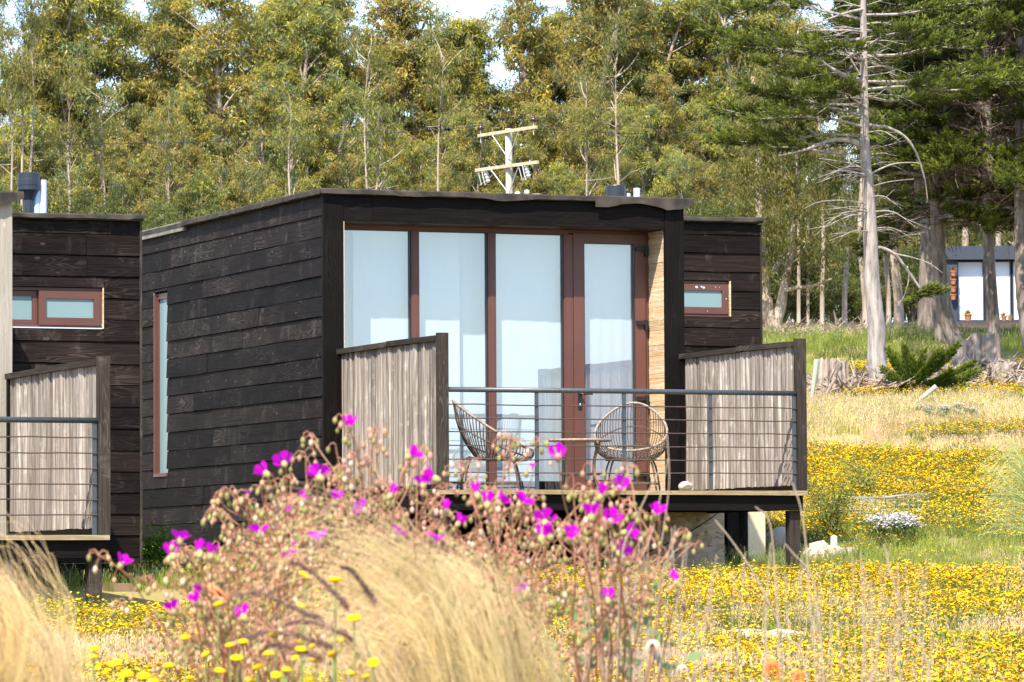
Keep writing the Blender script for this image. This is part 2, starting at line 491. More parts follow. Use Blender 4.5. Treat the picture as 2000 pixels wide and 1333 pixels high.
def plank_wall(parent, mat, axis, a0, a1, face, zs, op=None, joints=1.0, rng=RNG, out=-1):
    """rows of boards with an opening (a, b, z, z) left free"""
    for zt, zb in zip(zs[:-1], zs[1:]):
        gap = .007
        cuts = [a0]
        if rng.random() < joints:
            cuts.append(a0 + (a1 - a0) * rng.uniform(.22, .8))
            if rng.random() < .35: cuts.append(a0 + (a1 - a0) * rng.uniform(.3, .75))
        cuts = sorted(cuts) + [a1]
        for c0, c1 in zip(cuts[:-1], cuts[1:]):
            if c1 - c0 < .25 and len(cuts) > 2 and not op: pass
            segs = [(c0 + (.002 if c0 > a0 else 0), c1 - (.002 if c1 < a1 else 0), zb + gap, zt)]
            if op:
                o0, o1, oz0, oz1 = op; res = []
                for (p, q, b, t_) in segs:
                    if t_ <= oz0 or b >= oz1 or q <= o0 or p >= o1: res.append((p, q, b, t_)); continue
                    if p < o0: res.append((p, o0, b, t_))
                    if q > o1: res.append((o1, q, b, t_))
                    if t_ > oz1 + .01: res.append((max(p, o0), min(q, o1), oz1, t_))
                    if b < oz0 - .01: res.append((max(p, o0), min(q, o1), b, oz0))
                segs = res
            for (p, q, b, t_) in segs:
                if q - p > .02 and t_ - b > .012:
                    plank(parent, mat, axis, p, q, face, .022, b, t_, rng=rng, out=out)

def screen(parent, x, y0, y1, htop, rng, name_label=None):
    """privacy screen of split poles in a dark timber frame, part of the cabin"""
    f = MB(); f.box(x - .045, x + .055, y0, y0 + .085, .002, htop + .02)
    s = f.build('screen_post', M['cap_z'], parent)
    f = MB(); f.box(x - .035, x + .045, y1 - .06, y1, .002, htop - .055)
    f.build('screen_post', M['trim_z'], parent)
    for a, b in ((y0 + .087, (y0 + y1) / 2 - .001), ((y0 + y1) / 2 + .001, y1)):
        j = rng.normal(0, .004, 2)
        f = MB()
        v = [(xx, yy, zz + (j[0] if yy == a else j[1])) for xx in (x - .05, x + .06) for yy in (a, b) for zz in (htop - .05, htop + .002)]
        f.add(v, [(0, 1, 3, 2), (4, 6, 7, 5), (0, 4, 5, 1), (2, 3, 7, 6), (0, 2, 6, 4), (1, 5, 7, 3)])
        f.build('screen_cap', M['cap_y'], parent)
    f = MB(); f.box(x - .03, x + .04, y0 + .087, y1 - .062, .01, .055); f.build('screen_rail', M['trim_y'], parent)
    y = y0 + .088
    while y < y1 - .07:
        w = float(rng.choice([.05, .065, .08, .10, .12], p=[.15, .25, .25, .2, .15])) * rng.uniform(.9, 1.15)
        w = min(w, y1 - .064 - y)
        if w < .02: break
        k = 5; z = np.linspace(.055 + rng.uniform(0, .01), htop - .052, k)
        n = 8; th = np.arange(n) * 2 * math.pi / n
        rx = .024 * (1 + rng.normal(0, .16)) * (1 + rng.normal(0, .06, k)); ry = w / 2 * 1.06 * (1 + rng.normal(0, .035, k))
        cx = x + .003 + rng.normal(0, .005) + rng.normal(0, .0025, k); cy_ = y + w / 2 + rng.normal(0, .003, k)
        V = np.stack([cx[:, None] + rx[:, None] * np.cos(th), cy_[:, None] + ry[:, None] * np.sign(np.sin(th)) * np.abs(np.sin(th)) ** .7, np.repeat(z[:, None], n, 1)], -1).reshape(-1, 3)
        i = np.arange(k - 1)[:, None] * n; jj = np.arange(n)[None]
        F = np.stack([i + jj, i + (jj + 1) % n, i + n + (jj + 1) % n, i + n + jj], -1).reshape(-1, 4)
        m = MB(); m.add(V, F); m.build('slat', M['slat'], parent, smooth=True)
        y += w

def framebox(x0, x1, z0, z1, y0, y1, w, m=None):
    """a rectangular profile frame lying in the x-z plane, mitre free butt joints"""
    m = m or MB()
    m.box(x0, x0 + w, y0, y1, z0, z1); m.box(x1 - w, x1, y0, y1, z0, z1)
    m.box(x0 + w, x1 - w, y0, y1, z1 - w, z1); m.box(x0 + w, x1 - w, y0, y1, z0, z0 + w)
    return m

def cloth(x0, x1, z0, z1, y, waves, amp, seed):
    r = np.random.default_rng(seed)
    nx, nz = 40, 10
    xs_ = np.linspace(x0, x1, nx); zs_ = np.linspace(z0, z1, nz)
    X_, Z_ = np.meshgrid(xs_, zs_)
    Y_ = y + amp * np.sin((X_ - x0) * waves * 2 * math.pi / (x1 - x0) + r.uniform(0, 6) + .4 * np.sin(Z_ * 1.3)) + amp * .4 * np.sin(X_ * 31 + Z_)
    m = MB(); idx = np.arange(nx * nz).reshape(nz, nx)
    F = np.stack([idx[:-1, :-1], idx[:-1, 1:], idx[1:, 1:], idx[1:, :-1]], -1).reshape(-1, 4)
    m.add(np.c_[X_.ravel(), Y_.ravel(), Z_.ravel()], F)
    return m

def cabin(O, label, seed, left=False):
    rng = np.random.default_rng(seed)
    c = empty('timber_cabin', tuple(O), YAW, label, 'cabin')
    F0, BK, XA, XB, XC = 2.9, 9.35, -.16, 3.874, 5.76
    FB = 5.0
    ZB, ZT = -.45, 3.085
    ZV = -.21 if left else -.085
    # --- shell behind the boards
    s = MB()
    a, b = 8.107, 8.594                                # tall side window
    t = .10; xi = XA + .022
    s.box(xi, xi + t, F0 + .03, a, ZB, ZT); s.box(xi, xi + t, b, BK, ZB, ZT)
    s.box(xi, xi + t, a, b, ZB, .32); s.box(xi, xi + t, a, b, 2.42, ZT)
    s.box(XB - .14, XB - .02, F0 + .48, FB + .03, ZB, ZT); s.box(XB - .14, XB - .02, FB + .03, BK, ZB, ZT)
    s.box(xi + t, XB - .14, BK - .1, BK, ZB, ZT)
    s.box(xi + t, XB - .14, F0 + .03, BK - .1, ZB, -.06)
    # back volume: front wall with window opening, end wall
    w0, w1, wz0, wz1 = 4.36, 5.40, 2.04, 2.44
    s.box(XB - .02, w0, FB + .024, FB + .12, ZV + .01, ZT); s.box(w1, XC - .03, FB + .024, FB + .12, ZV + .01, ZT)
    s.box(w0, w1, FB + .024, FB + .12, ZV + .01, wz0); s.box(w0, w1, FB + .024, FB + .12, wz1, ZT)
    s.box(XC - .13, XC - .03, FB + .12, BK, ZV + .01, ZT); s.box(XB - .02, XC - .13, BK - .1, BK, ZV + .01, ZT)
    s.box(XB - .02, XC - .13, FB + .12, BK - .1, ZV + .012, .05)
    s.build('wall', M['sheath_shade'], c)
    r = MB()                                           # plastered inside
    r.box(xi + t, XB - .14, 6.6, 6.7, -.06, ZT); r.box(xi + t + .001, xi + t + .02, F0 + .6, 6.6, -.06, ZT); r.box(XB - .165, XB - .142, F0 + .6, 6.6, -.06, ZT)
    r.build('inner_wall', M['room'], c)
    r = MB(); r.box(xi + t, XB - .142, F0 + .5, 6.6, -.058, -.01); r.build('room_floor', M['floor'], c)
    r = MB(); r.box(xi + t, XB - .142, F0 + .5, 6.6, 2.84, 2.86); r.build('ceiling', M['room'], c)
    # --- roof
    for x0, x1, y0, y1, zt in ((XA - .045, XB + .055, F0 - .045, BK + .04, 3.135), (XB + .057, XC + .03, FB - .04, BK + .04, 3.128)):
        m = MB(); m.box(x0, x1, y0, y1, ZT + .003, zt); m.build('roof', M['felt'], c)
    def felt(p0, p1, n, zt, hts, depth_axis, name='roof_felt'):
        P0, P1 = np.array(p0, float), np.array(p1, float)
        tt = np.linspace(0, 1, n)
        B = P0 + (P1 - P0) * tt[:, None]
        dn = np.array(depth_axis, float)
        h = np.interp(tt, np.linspace(0, 1, len(hts)), hts) * (1 + rng.normal(0, .04, n))
        wob = rng.normal(0, .0012, n)
        prof = []
        for k_, (o_, z_) in enumerate(((.0, 0), (.012, .005), (.024, -.006), (.022, -1), (.012, -1.02))):
            q = B + dn * (o_ + wob[:, None] * 0) ; q = q.copy(); q[:, 2] = zt + wob + (z_ if z_ > -.5 else -h)
            if k_ >= 3: q += dn * (.004 + rng.normal(0, .003, n))[:, None]
            prof.append(q)
        prof = np.stack(prof, 1); k = prof.shape[1]
        m = MB(); idx = np.arange(n * k).reshape(n, k)
        m.add(prof.reshape(-1, 3), np.stack([idx[:-1, :-1], idx[:-1, 1:], idx[1:, 1:], idx[1:, :-1]], -1).reshape(-1, 4))
        return m.build(name, M['felt'], c)
    felt((XA - .07, F0 - .047, 3.14), (2.86, F0 - .047, 3.14), 36, 3.143, [.045, .05, .045, .06, .045, .05, .085, .05, .045, .05], (0, -1, 0))
    felt((2.83, F0 - .055, 3.14), (XB + .09, F0 - .055, 3.14), 16, 3.148, [.12, .115, .085, .06, .085, .125, .115, .06], (0, -1, 0))
    felt((XA - .047, F0 - .06, 3.14), (XA - .047, 7.4, 3.14), 40, 3.145, [.055, .05, .06, .05, .055, .05], (-1, 0, 0))
    felt((XB + .06, FB - .042, 3.13), (5.45, FB - .042, 3.13), 16, 3.138, [.035, .04, .035], (0, -1, 0))
    felt((5.40, FB - .05, 3.13), (XC + .05, FB - .05, 3.13), 8, 3.146, [.05, .045, .03], (0, -1, 0))
    m = MB(); m.box(XA - .04, XA - .005, 7.38, BK, 3.045, 3.15); m.build('flashing', M['flash'], c)
    m = MB(); m.box(XA - .055, XA - .03, 6.5, 7.42, 3.085, 3.12); m.build('batten', M['cap_y'], c)
    # --- boards
    zs = rows(ZB, 3.08, rng=rng)
    if not left:
        plank_wall(c, M['dark_y'], 'y', F0 + .002, BK, XA, zs, (a, b, .32, 2.42), rng=rng)
    zs2 = rows(ZV, 3.08, rng=rng, first=.13)
    plank_wall(c, M['dark_x'], 'x', XB + .002, XC, FB, zs2, (w0, w1, wz0, wz1), joints=.15, rng=rng)
    m = MB(); m.box(XB + .3, XC - .12, FB + .05, FB + .15, -.47 if left else -.12, ZV - .006); m.build('beam', M['trim_x'], c)
    m = MB(); m.box(XC, XC + .022, FB - .012, FB + .12, ZV, 3.08); m.build('corner_board', M['cap_z'], c)
    # header above the glazing (two lengths), corner trims
    plank(c, M['trim_x'], 'x', .041, .365, F0 - .0, .03, 2.82, 3.082, lap=.002, name='header', rng=rng)
    plank(c, M['trim_x'], 'x', .367, 3.653, F0 - .0, .03, 2.82, 3.082, lap=.002, name='header', rng=rng)
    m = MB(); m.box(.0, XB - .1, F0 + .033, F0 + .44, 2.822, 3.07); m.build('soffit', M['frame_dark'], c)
    m = MB(); m.box(XA - .024, .039, F0 - .012, F0 + .03, ZB, 3.083); m.build('corner_trim', M['trim_z'], c)
    mt = M['grey_z'] if left else M['trim_z']
    m = MB(); m.box(3.656, XB, F0 - .012, F0 + .03, ZB, 3.083); m.build('corner_trim', mt, c)
    m = MB(); m.box(XB - .035, XB - .002, F0 + .031, FB + .02, ZB, 3.08); m.build('side_cladding', M['dark_y'], c)
    m = MB(); m.box(.041, .054, F0 - .002, F0 + .44, .0, 2.818); m.build('edge_strip', M['pine_y'], c)
    z = .0
    while z < 2.81:                                   # raw pine lining of the reveal
        h = rng.uniform(.045, .062) if rng.random() < .75 else rng.uniform(.08, .11)
        h = min(h, 2.815 - z)
        m = MB(); dx = rng.uniform(0, .004)
        m.box(3.657 + dx, 3.675, F0 + .032, F0 + .43, z + .002, z + h); m.build('pine_strip', M['pine_y'], c)
        z += h
    # --- glazing
    Y0, Y1 = F0 + .43, F0 + .51
    ww = bpy.data.objects.new('window_wall', None); COL.objects.link(ww); ww.parent = c
    fr = MB()
    fr.box(.056, 2.73, Y0, Y1, 2.775, 2.82); fr.box(.056, 2.73, Y0, Y1, 0, .06)
    fr.box(.056, .12, Y0, Y1, .06, 2.775)
    fr.build('frame', M['frame'], ww)
    for x0, x1 in ((.951, 1.037), (1.814, 1.90), (2.676, 2.779)):
        m = MB(); m.box(x0, x1, Y0 - .012, Y1, .062 if x0 < 2.6 else 0, 2.773); m.box(x0 + .02, x1 - .02, Y0 - .016, Y0 - .012, .07, 2.77); m.build('mullion', M['frame'], ww)
    m = MB(); m.box(2.732, 3.655, Y0 + .01, Y1, 2.79, 2.82); m.build('door_head', M['frame'], ww)
    for x0, x1 in ((.12, .951), (1.037, 1.814), (1.90, 2.676)):
        m = MB(); m.box(x0, x1, Y0 + .035, Y0 + .041, .06, 2.775); m.build('pane', M['glass'], ww)
        m = MB(); framebox(x0, x1, .06, 2.775, Y0 + .005, Y0 + .03, .009, m); m.build('gasket', M['black_metal'], ww)
    dr = bpy.data.objects.new('door', None); COL.objects.link(dr); dr.parent = c
    m = MB(); m.box(2.783, 2.905, Y0 - .02, Y1 - .02, .0, 2.787); m.box(3.491, 3.612, Y0 - .02, Y1 - .02, 0, 2.787)
    m.box(2.905, 3.491, Y0 - .02, Y1 - .02, 2.69, 2.787); m.box(2.905, 3.491, Y0 - .02, Y1 - .02, 0, .175)
    m.build('door_leaf', M['frame'], dr)
    m = MB(); m.box(3.615, 3.655, Y0 + .005, Y1, 0, 2.788); m.build('door_jamb', M['frame'], dr)
    m = MB(); m.box(2.905, 3.491, Y0 + .01, Y0 + .016, .175, 2.69); m.build('pane', M['glass'], dr)
    m = MB(); framebox(2.905, 3.491, .175, 2.69, Y0 - .015, Y0 + .006, .008, m); m.build('gasket', M['black_metal'], dr)
    for hz in (2.635, 1.85, 1.045, .24):
        m = MB(); m.box(3.50, 3.615, Y0 - .05, Y0 - .022, hz - .02, hz + .022); m.box(3.595, 3.628, Y0 - .055, Y0 - .021, hz - .075, hz + .03)
        m.build('hinge', M['black_metal'], dr)
    m = MB(); m.box(2.825, 2.865, Y0 - .032, Y0 - .021, .93, 1.13)
    m.tube([(2.845, Y0 - .03, 1.09), (2.845, Y0 - .07, 1.09), (2.86, Y0 - .08, 1.09), (2.97, Y0 - .08, 1.085)], .009, 6)
    m.build('handle', M['black_metal'], dr)
    m = MB(); m.box(2.838, 2.852, Y0 - .034, Y0 - .0325, .96, .99); m.build('keyhole', M['pvc'], dr)
    # --- blinds hanging behind the glass
    if not left:
        cloth(.36, .985, .17, 2.80, Y1 + .05, .5, .004, seed).build('blind', M['blind'], c, smooth=True)
        cloth(-.02, .5, .17, 2.80, Y1 + .22, 2, .005, seed + 1).build('blind', M['blind'], c, smooth=True)
        cloth(.99, 1.545, .17, 2.80, Y1 + .05, .5, .004, seed + 2).build('blind', M['blind'], c, smooth=True)
        cloth(1.53, 2.0, .17, 2.80, Y1 + .13, 1, .008, seed + 3).build('blind', M['blind'], c, smooth=True)
        cloth(1.87, 2.74, .17, 2.80, Y1 + .05, .5, .005, seed + 4).build('blind', M['blind'], c, smooth=True)
        cloth(2.80, 3.64, .16, 2.80, Y1 + .03, 6, .0025, seed + 5).build('curtain', M['sheer'], c, smooth=True)
        m = MB(); m.tube(bez([(.352, Y1 + .03, 2.7), (.345, Y1 + .03, 1.7), (.335, Y1 + .03, 1.33), (.358, Y1 + .03, 1.25), (.372, Y1 + .03, 1.4)], 5), .002, 4); m.build('blind_cord', M['pvc'], c)
    else:
        cloth(.1, 3.6, .1, 2.8, Y1 + .06, 12, .02, seed).build('curtain', M['blind'], c, smooth=True)
    # --- tall side window
    sw = bpy.data.objects.new('side_window', None); COL.objects.link(sw); sw.parent = c
    if not left:
        m = MB()
        for q in ((a + .002, a + .06), (b - .06, b - .03)): m.box(XA + .03, XA + .10, q[0], q[1], .34, 2.40)
        m.box(XA + .03, XA + .10, a + .06, b - .06, 2.34, 2.40); m.box(XA - .012, XA + .10, a + .003, b - .02, .322, .362)
        m.build('frame', M['frame'], sw)
        m = MB(); m.box(XA - .004, XA + .03, b - .034, b - .016, .365, 2.40); m.build('reveal_strip', M['frame'], sw)
        m = MB(); m.box(XA + .055, XA + .062, a + .06, b - .06, .362, 2.34); m.build('pane', M['frost'], sw)
        m = MB(); m.box(XA + .0, XA + .05, b - .014, b - .002, .33, 2.41); m.build('side_lining', M['pine_y'], sw)
    # --- small sliding window of the back volume
    bw = bpy.data.objects.new('small_window', None); COL.objects.link(bw); bw.parent = c
    m = framebox(w0 + .003, w1 - .018, wz0 + .003, wz1 - .008, FB + .03, FB + .10, .028); m.build('frame', M['frame'], bw)
    m = framebox(4.755, 5.375, wz0 + .032, wz1 - .04, FB + .012, FB + .055, .072); m.build('sash', M['frame'], bw)
    m = framebox(w0 + .034, 4.752, wz0 + .032, wz1 - .04, FB + .056, FB + .09, .05); m.build('sash', M['frame'], bw)
    m = MB(); m.box(4.827, 5.303, FB + .03, FB + .036, wz0 + .104, wz1 - .112); m.build('pane', M['frost'], bw)
    m = MB(); m.box(w0 + .084, 4.70, FB + .07, FB + .076, wz0 + .082, wz1 - .09); m.build('pane', M['frost'], bw)
    m = MB(); m.box(w1 - .014, w1 - .002, FB - .008, FB + .05, wz0 + .002, wz1 - .002); m.build('edge_strip', M['pine_y'], bw)
    m = MB(); m.box(w0 + .003, w1 - .016, FB + .0, FB + .03, wz0 - .001, wz0 + .010); m.build('sill', M['pvc'] if left else M['frame'], bw)
    if not left:                                       # worn flakes of paint on the sash
        m = MB()
        for x_, z_, s_ in ((4.99, wz1 - .075, .02), (5.05, wz1 - .07, .016), (5.08, wz1 - .078, .018), (5.22, wz1 - .07, .008), (5.27, wz1 - .072, .006), (5.35, wz1 - .2, .008), (5.12, wz0 + .06, .007)):
            m.blob((x_, FB + .0115, z_), s_, .0015, s_ * .6, 6, 3, jit=.3)
        m.build('paint_fleck', M['pvc'], bw)
    # --- deck
    m = MB(); m.box(.0, 3.86, .02, F0 - .014, -.038, -.002); m.build('deck_floor', M['deckboard'], c)
    plank(c, M['deckboard'], 'x', -.06, 1.9, -.032, .05, -.042, .0, lap=0, name='deck_edge', rng=rng, wob=.0015)
    plank(c, M['deckboard'], 'x', 1.903, 3.885, -.032, .05, -.044, -.001, lap=0, name='deck_edge', rng=rng, wob=.0015)
    m = MB(); m.box(.0, 3.855, .022, .075, -.195, -.045); m.build('beam', M['trim_x'], c)
    for x0 in (.0, 3.80): 
        m = MB(); m.box(x0, x0 + .05, .078, F0 - .02, -.19, -.045); m.build('beam', M['trim_y'], c)
    for y0 in (1.0, 2.0):
        m = MB(); m.box(.053, 3.797, y0, y0 + .05, -.18, -.045); m.build('joist', M['trim_x'], c)
    for x0 in (.0, 3.735):
        m = MB(); m.box(x0, x0 + .115, .078, .18, -1.25, -.197); m.build('stilt', M['cap_z'], c)
    for x0 in (.2, 2.0):
        m = MB(); m.box(x0, x0 + .15, 3.3, 3.45, -1.3, ZB); m.build('stilt', M['trim_z'], c)
    m = MB(); m.box(.3, 3.5, 4.4, 4.5, -1.2, ZB); m.build('underfloor_shade', M['sheath_shade'], c)  # black sheet standing in for the shade under the cabin
    # concrete pillar under the back corner with a darker left side, timber post beside it
    m = MB(); m.box(5.60, 5.81, FB + .02, FB + .45, -1.3, (-.474 if left else -.125)); m.build('pillar', M['concrete'], c)
    m = MB(); m.box(5.592, 5.599, FB + .02, FB + .45, -1.3, (-.474 if left else -.125)); m.build('pillar_dark_side', M['concrete_dark'], c)
    m = MB(); m.box(5.812, 5.835, FB + .05, FB + .09, -1.3, -.3); m.build('iron_strap', M['rust'], c)
    m = MB(); m.box(5.36, 5.50, FB + .05, FB + .19, -1.3, (-.474 if left else -.125)); m.build('stilt', M['trim_z'], c)
    # --- screens and railing
    screen(c, 3.845 if left else 3.84, .0, 2.86, 1.50, rng)
    screen(c, .0, .0, 2.86, 1.50, rng)
    rl = bpy.data.objects.new('railing', None); COL.objects.link(rl); rl.parent = c
    m = MB(); m.tube([(.058, .035, .972), (2.0, .035, .974), (3.792, .035, .972)], .026, 10); m.build('handrail', M['rail'], rl, smooth=True)
    for x_ in (.989, 1.92, 2.854, 3.77):
        m = MB(); m.box(x_ - .018, x_ + .018, .025, .045, -.03, .948); m.build('baluster', M['rail'], rl)
    for i, z_ in enumerate((.825, .693, .562, .430, .299, .168)):
        xs_ = np.linspace(.058, 3.79, 14)
        m = MB(); m.tube(np.c_[xs_, np.full(14, .018), z_ + rng.normal(0, .0025, 14)], .0062, 5); m.build('rod', M['rod'], rl)
    return c

Oc = at(867, 957, 45.0)
O_main = np.array([Oc[0], Oc[1], .932])
main = cabin(O_main, 'black timber cabin on stilts with glazed front and two rattan chairs on its deck', 11)
Ol = at(209, 1045, 39.6)
O_left = np.array([Ol[0] - 3.87 * U[0], Ol[1] - 3.87 * U[1], .453])
leftc = cabin(O_left, 'dark timber cabin cut off by the left frame edge, with a pale grey corner trim', 23, left=True)

def loc(o, x, y, z=0):
    return (o[0] + U[0] * x + V_[0] * y, o[1] + U[1] * x + V_[1] * y, o[2] + z)

def roof_pipes(parent, vx, vy, vtop, vr, capH, stem, pipes):
    m = MB()
    k = [0, .25, .27, .6, .62, .98, 1]
    m.tube([(vx, vy, vtop - capH + capH * q) for q in k], [vr * w_ for w_ in (.97, .97, 1.0, 1.0, .975, .975, .94)], 20)
    if stem: m.tube([(vx, vy, 3.13), (vx, vy, vtop - capH - .1), (vx, vy, vtop - capH)], [vr * .42, vr * .42, vr * .9], 14)
    m.build('roof_vent', M['vent'], parent, smooth=False)
    for (x_, r_, top, mt) in pipes:
        m = MB(); m.tube([(x_, vy, 3.12), (x_, vy, top)], r_, 14); m.build('pipe', mt, parent, smooth=False)
roof_pipes(main, 4.45, 6.0, 3.56, .115, .42, False, [(4.60, .03, 3.475, M['pvc']), (4.71, .038, 3.537, M['pvc'])])
roof_pipes(leftc, 5.09, 6.5, 3.665, .115, .17, True, [(5.175, .032, 3.56, M['pvc2']), (5.235, .040, 3.60, M['pvc'])])

# OSB sheet leaning in the dark under the big cabin, cable in front of it
def osbmat():
    m, t, p, _ = newmat('oriented_strand_board')
    tc = N(t, 'ShaderNodeTexCoord')
    v = N(t, 'ShaderNodeTexVoronoi', Scale=30); 
    mp = N(t, 'ShaderNodeMapping'); mp.inputs['Rotation'].default_value = (.4, .7, .3); mp.inputs['Scale'].default_value = (.5, 1, 1.6)
    n0 = N(t, 'ShaderNodeTexNoise', Scale=6, Detail=2); t.links.new(tc.outputs['Object'], n0.inputs['Vector'])
    t.links.new(mixc(t, .12, tc.outputs['Object'], n0.outputs['Color']), mp.inputs[0]); t.links.new(mp.outputs[0], v.inputs['Vector'])
    sp = N(t, 'ShaderNodeSeparateColor'); t.links.new(v.outputs['Color'], sp.inputs[0])
    c = ramp(t, sp.outputs[0], [(.0, (.22, .14, .08)), (.3, (.42, .30, .18)), (.7, (.50, .38, .25)), (1, (.30, .19, .10))])
    n = N(t, 'ShaderNodeTexNoise', Scale=2.5, Detail=3); t.links.new(tc.outputs['Object'], n.inputs['Vector'])
    c = mixc(t, maprange(t, n.outputs['Fac'], .4, .65, 0, .5), c, (.42, .33, .25))
    t.links.new(c, p.inputs['Base Color']); p.inputs['Roughness'].default_value = .8
    return m
ob = empty('strand_board', loc(O_main, 2.72, 2.2, -.85), YAW, 'brown strand board sheet with bolt holes standing in the shade under the deck', 'board')
def board_mesh():
    m = MB(); m.box(0, 1.28, 0, .02, -.15, .83); return m
board_mesh().build('sheet', osbmat(), ob)
for x_, z_ in ((.43, .43), (.72, .27), (.3, .22)):
    m = MB(); m.tube([(x_, -.003, z_), (x_, .001, z_)], .022, 10); m.build('bolt_hole', M['sheath_shade'], ob)
m = MB(); m.tube(bez([(-.5, -.08, .27), (-.1, -.08, .2), (.3, -.08, .24), (.75, -.08, .42), (1.15, -.08, .65), (1.35, -.05, .83)], 6), .006, 5)
tag(m.build('hanging_cable', M['black_metal']), 'thin black cable sagging in front of the strand board', 'cable'); o = bpy.data.objects['hanging_cable']; o.location = ob.location; o.rotation_euler = ob.rotation_euler
# brown block under the left cabin
p0 = at(236, 1200, 43.6)
m = MB(); m.box(-.14, .14, -.12, .12, -.25, .29); o = m.build('footing_block', plain('brown_stained_concrete', (.22, .15, .10), .9, .2, nscale=5, bumps=.4)); o.location = (p0[0], p0[1], p0[2]); o.rotation_euler = (0, 0, YAW)
tag(o, 'brown concrete footing block under the back corner of the left cabin', 'block')

# ------------------------------------------------------------------ deck furniture
M['rattan'] = plain('bleached_rattan', (.33, .27, .21), .6, .3, nscale=30, ncol=(.13, .09, .07), namt=.9)
M['rattan_d'] = plain('dark_rattan', (.11, .08, .062), .6, .3, nscale=30, ncol=(.06, .04, .03), namt=.9)
def chair(label, seed):
    c = empty('rattan_chair', (0, 0, 0), 0, label, 'chair', 'rattan chairs on the cabin deck')
    rng = np.random.default_rng(seed)
    th = np.linspace(0, 2 * math.pi, 49)[:-1]
    # rim: egg shape, wide in front, narrow at the back top
    def rim(t_):
        a_ = np.cos(t_); s_ = np.sin(t_)              # a=1: front, a=-1: back top
        x_ = .02 + .375 * a_
        wid = .365 * (1 + .10 * a_) 
        y_ = wid * s_ * (1 - .13 * (a_ < 0) * a_ ** 2)
        z_ = .64 - .255 * a_ + .04 * a_ ** 2 - .0 * s_
        return np.stack([x_, y_, z_], -1)
    R = rim(th)
    m = MB(); m.tube(np.vstack([R, R[:1], R[1:2]]), .013, 6, caps=False); m.build('rim', M['rattan'], c, smooth=True)
    m = MB()
    Bc = np.array([.0, 0, .335])
    def strand(t_, n=9):
        r_ = rim(np.array([t_]))[0]
        b_ = Bc + np.array([.12 * math.cos(t_), .13 * math.sin(t_), 0])
        mid = (r_ + b_) / 2 + np.array([.17 * math.cos(t_) * (1.0 if math.cos(t_) > 0 else .45), .17 * math.sin(t_), -.10])
        q = np.linspace(0, 1, n)[:, None]
        return (1 - q) ** 2 * r_ + 2 * q * (1 - q) * mid + q ** 2 * b_
    for k in range(64):
        t_ = k / 64 * 2 * math.pi
        m.tube(strand(t_) + rng.normal(0, .0015, (9, 3)), .0042, 4, caps=False)
    m.build('cord', M['rattan_d'], c)['kind'] = 'stuff'
    m = MB()
    for q in (.33, .66, .97):
        P = []
        for t_ in np.linspace(0, 2 * math.pi, 33):
            P.append(strand(t_, 101)[int(q * 100)])
        m.tube(P, .0065 if q < .9 else .010, 5, caps=False)
    m.build('hoop', M['rattan_d'], c)
    for sx, sy in ((1, 1), (1, -1), (-1, 1), (-1, -1)):
        m = MB(); m.tube(bez([(sx * .19, sy * .19, .37), (sx * .235, sy * .235, .25), (sx * .27, sy * .27, .02)], 5), .010, 6); m.build('leg', M['rattan_d'], c, smooth=True)
    m = MB()
    for (p, q) in (((1, 1), (1, -1)), ((1, -1), (-1, -1)), ((-1, -1), (-1, 1)), ((-1, 1), (1, 1))):
        m.tube([(p[0] * .258, p[1] * .258, .10), (q[0] * .258, q[1] * .258, .10)], .008, 5)
        m.tube(bez([(p[0] * .2, p[1] * .2, .36), ((p[0] + q[0]) * .13, (p[1] + q[1]) * .13, .335), (q[0] * .2, q[1] * .2, .36)], 5), .008, 5)
    m.build('stretcher', M['rattan_d'], c)
    return c
def table():
    c = empty('rattan_table', (0, 0, 0), 0, 'small low rattan side table standing between the two chairs', 'table')
    th = np.linspace(0, 2 * math.pi, 33)
    R = np.c_[.31 * np.cos(th), .28 * np.sin(th), np.full(33, .535)]
    m = MB(); m.tube(R, .014, 6, caps=False); m.build('rim', M['rattan'], c, smooth=True)
    m = MB()
    for y_ in np.linspace(-.25, .25, 22):
        hw = .31 * math.sqrt(max(0, 1 - (y_ / .28) ** 2)); m.tube([(-hw, y_, .537), (hw, y_, .537)], .006, 4)
    m.build('table_top', M['rattan'], c)
    for k in range(4):
        a_ = math.radians(25 + 90 * k); d = np.array([math.cos(a_), math.sin(a_)])
        m = MB(); m.tube(bez([(*(d * .28), .53), (*(d * .235), .43), (*(d * .2), .3), (*(d * .205), .16), (*(d * .25), .01)], 5), .009, 6); m.build('leg', M['rattan_d'], c, smooth=True)
    m = MB(); R2 = np.c_[.2 * np.cos(th), .2 * np.sin(th), np.full(33, .19)]; m.tube(R2, .007, 5, caps=False); m.build('stretcher', M['rattan_d'], c)
    return c
c1 = chair('rattan chair seen from its side, left of the low table', 1)
c1.location = loc(O_main, 1.12, 1.55); c1.rotation_euler = (0, 0, YAW + math.radians(-25)); c1.scale = (1.08, 1.05, 1.0)
c2 = chair('rattan chair facing out over the railing, in front of the glazed door', 2)
c2.location = loc(O_main, 2.62, 1.45); c2.rotation_euler = (0, 0, YAW + math.radians(-118)); c2.scale = (1.0, 1.0, 1.0)
tb = table(); tb.location = loc(O_main, 2.05, 1.45); tb.rotation_euler = (0, 0, YAW)
m = MB(); m.blob((0, 0, .045), .075, .06, .052, 10, 6, jit=.06); o = m.build('stone', M['gravel'], smooth=True); o.location = loc(O_main, 2.66, .22)
tag(o, 'round pale stone lying on the deck at the foot of the right screen', 'stone')

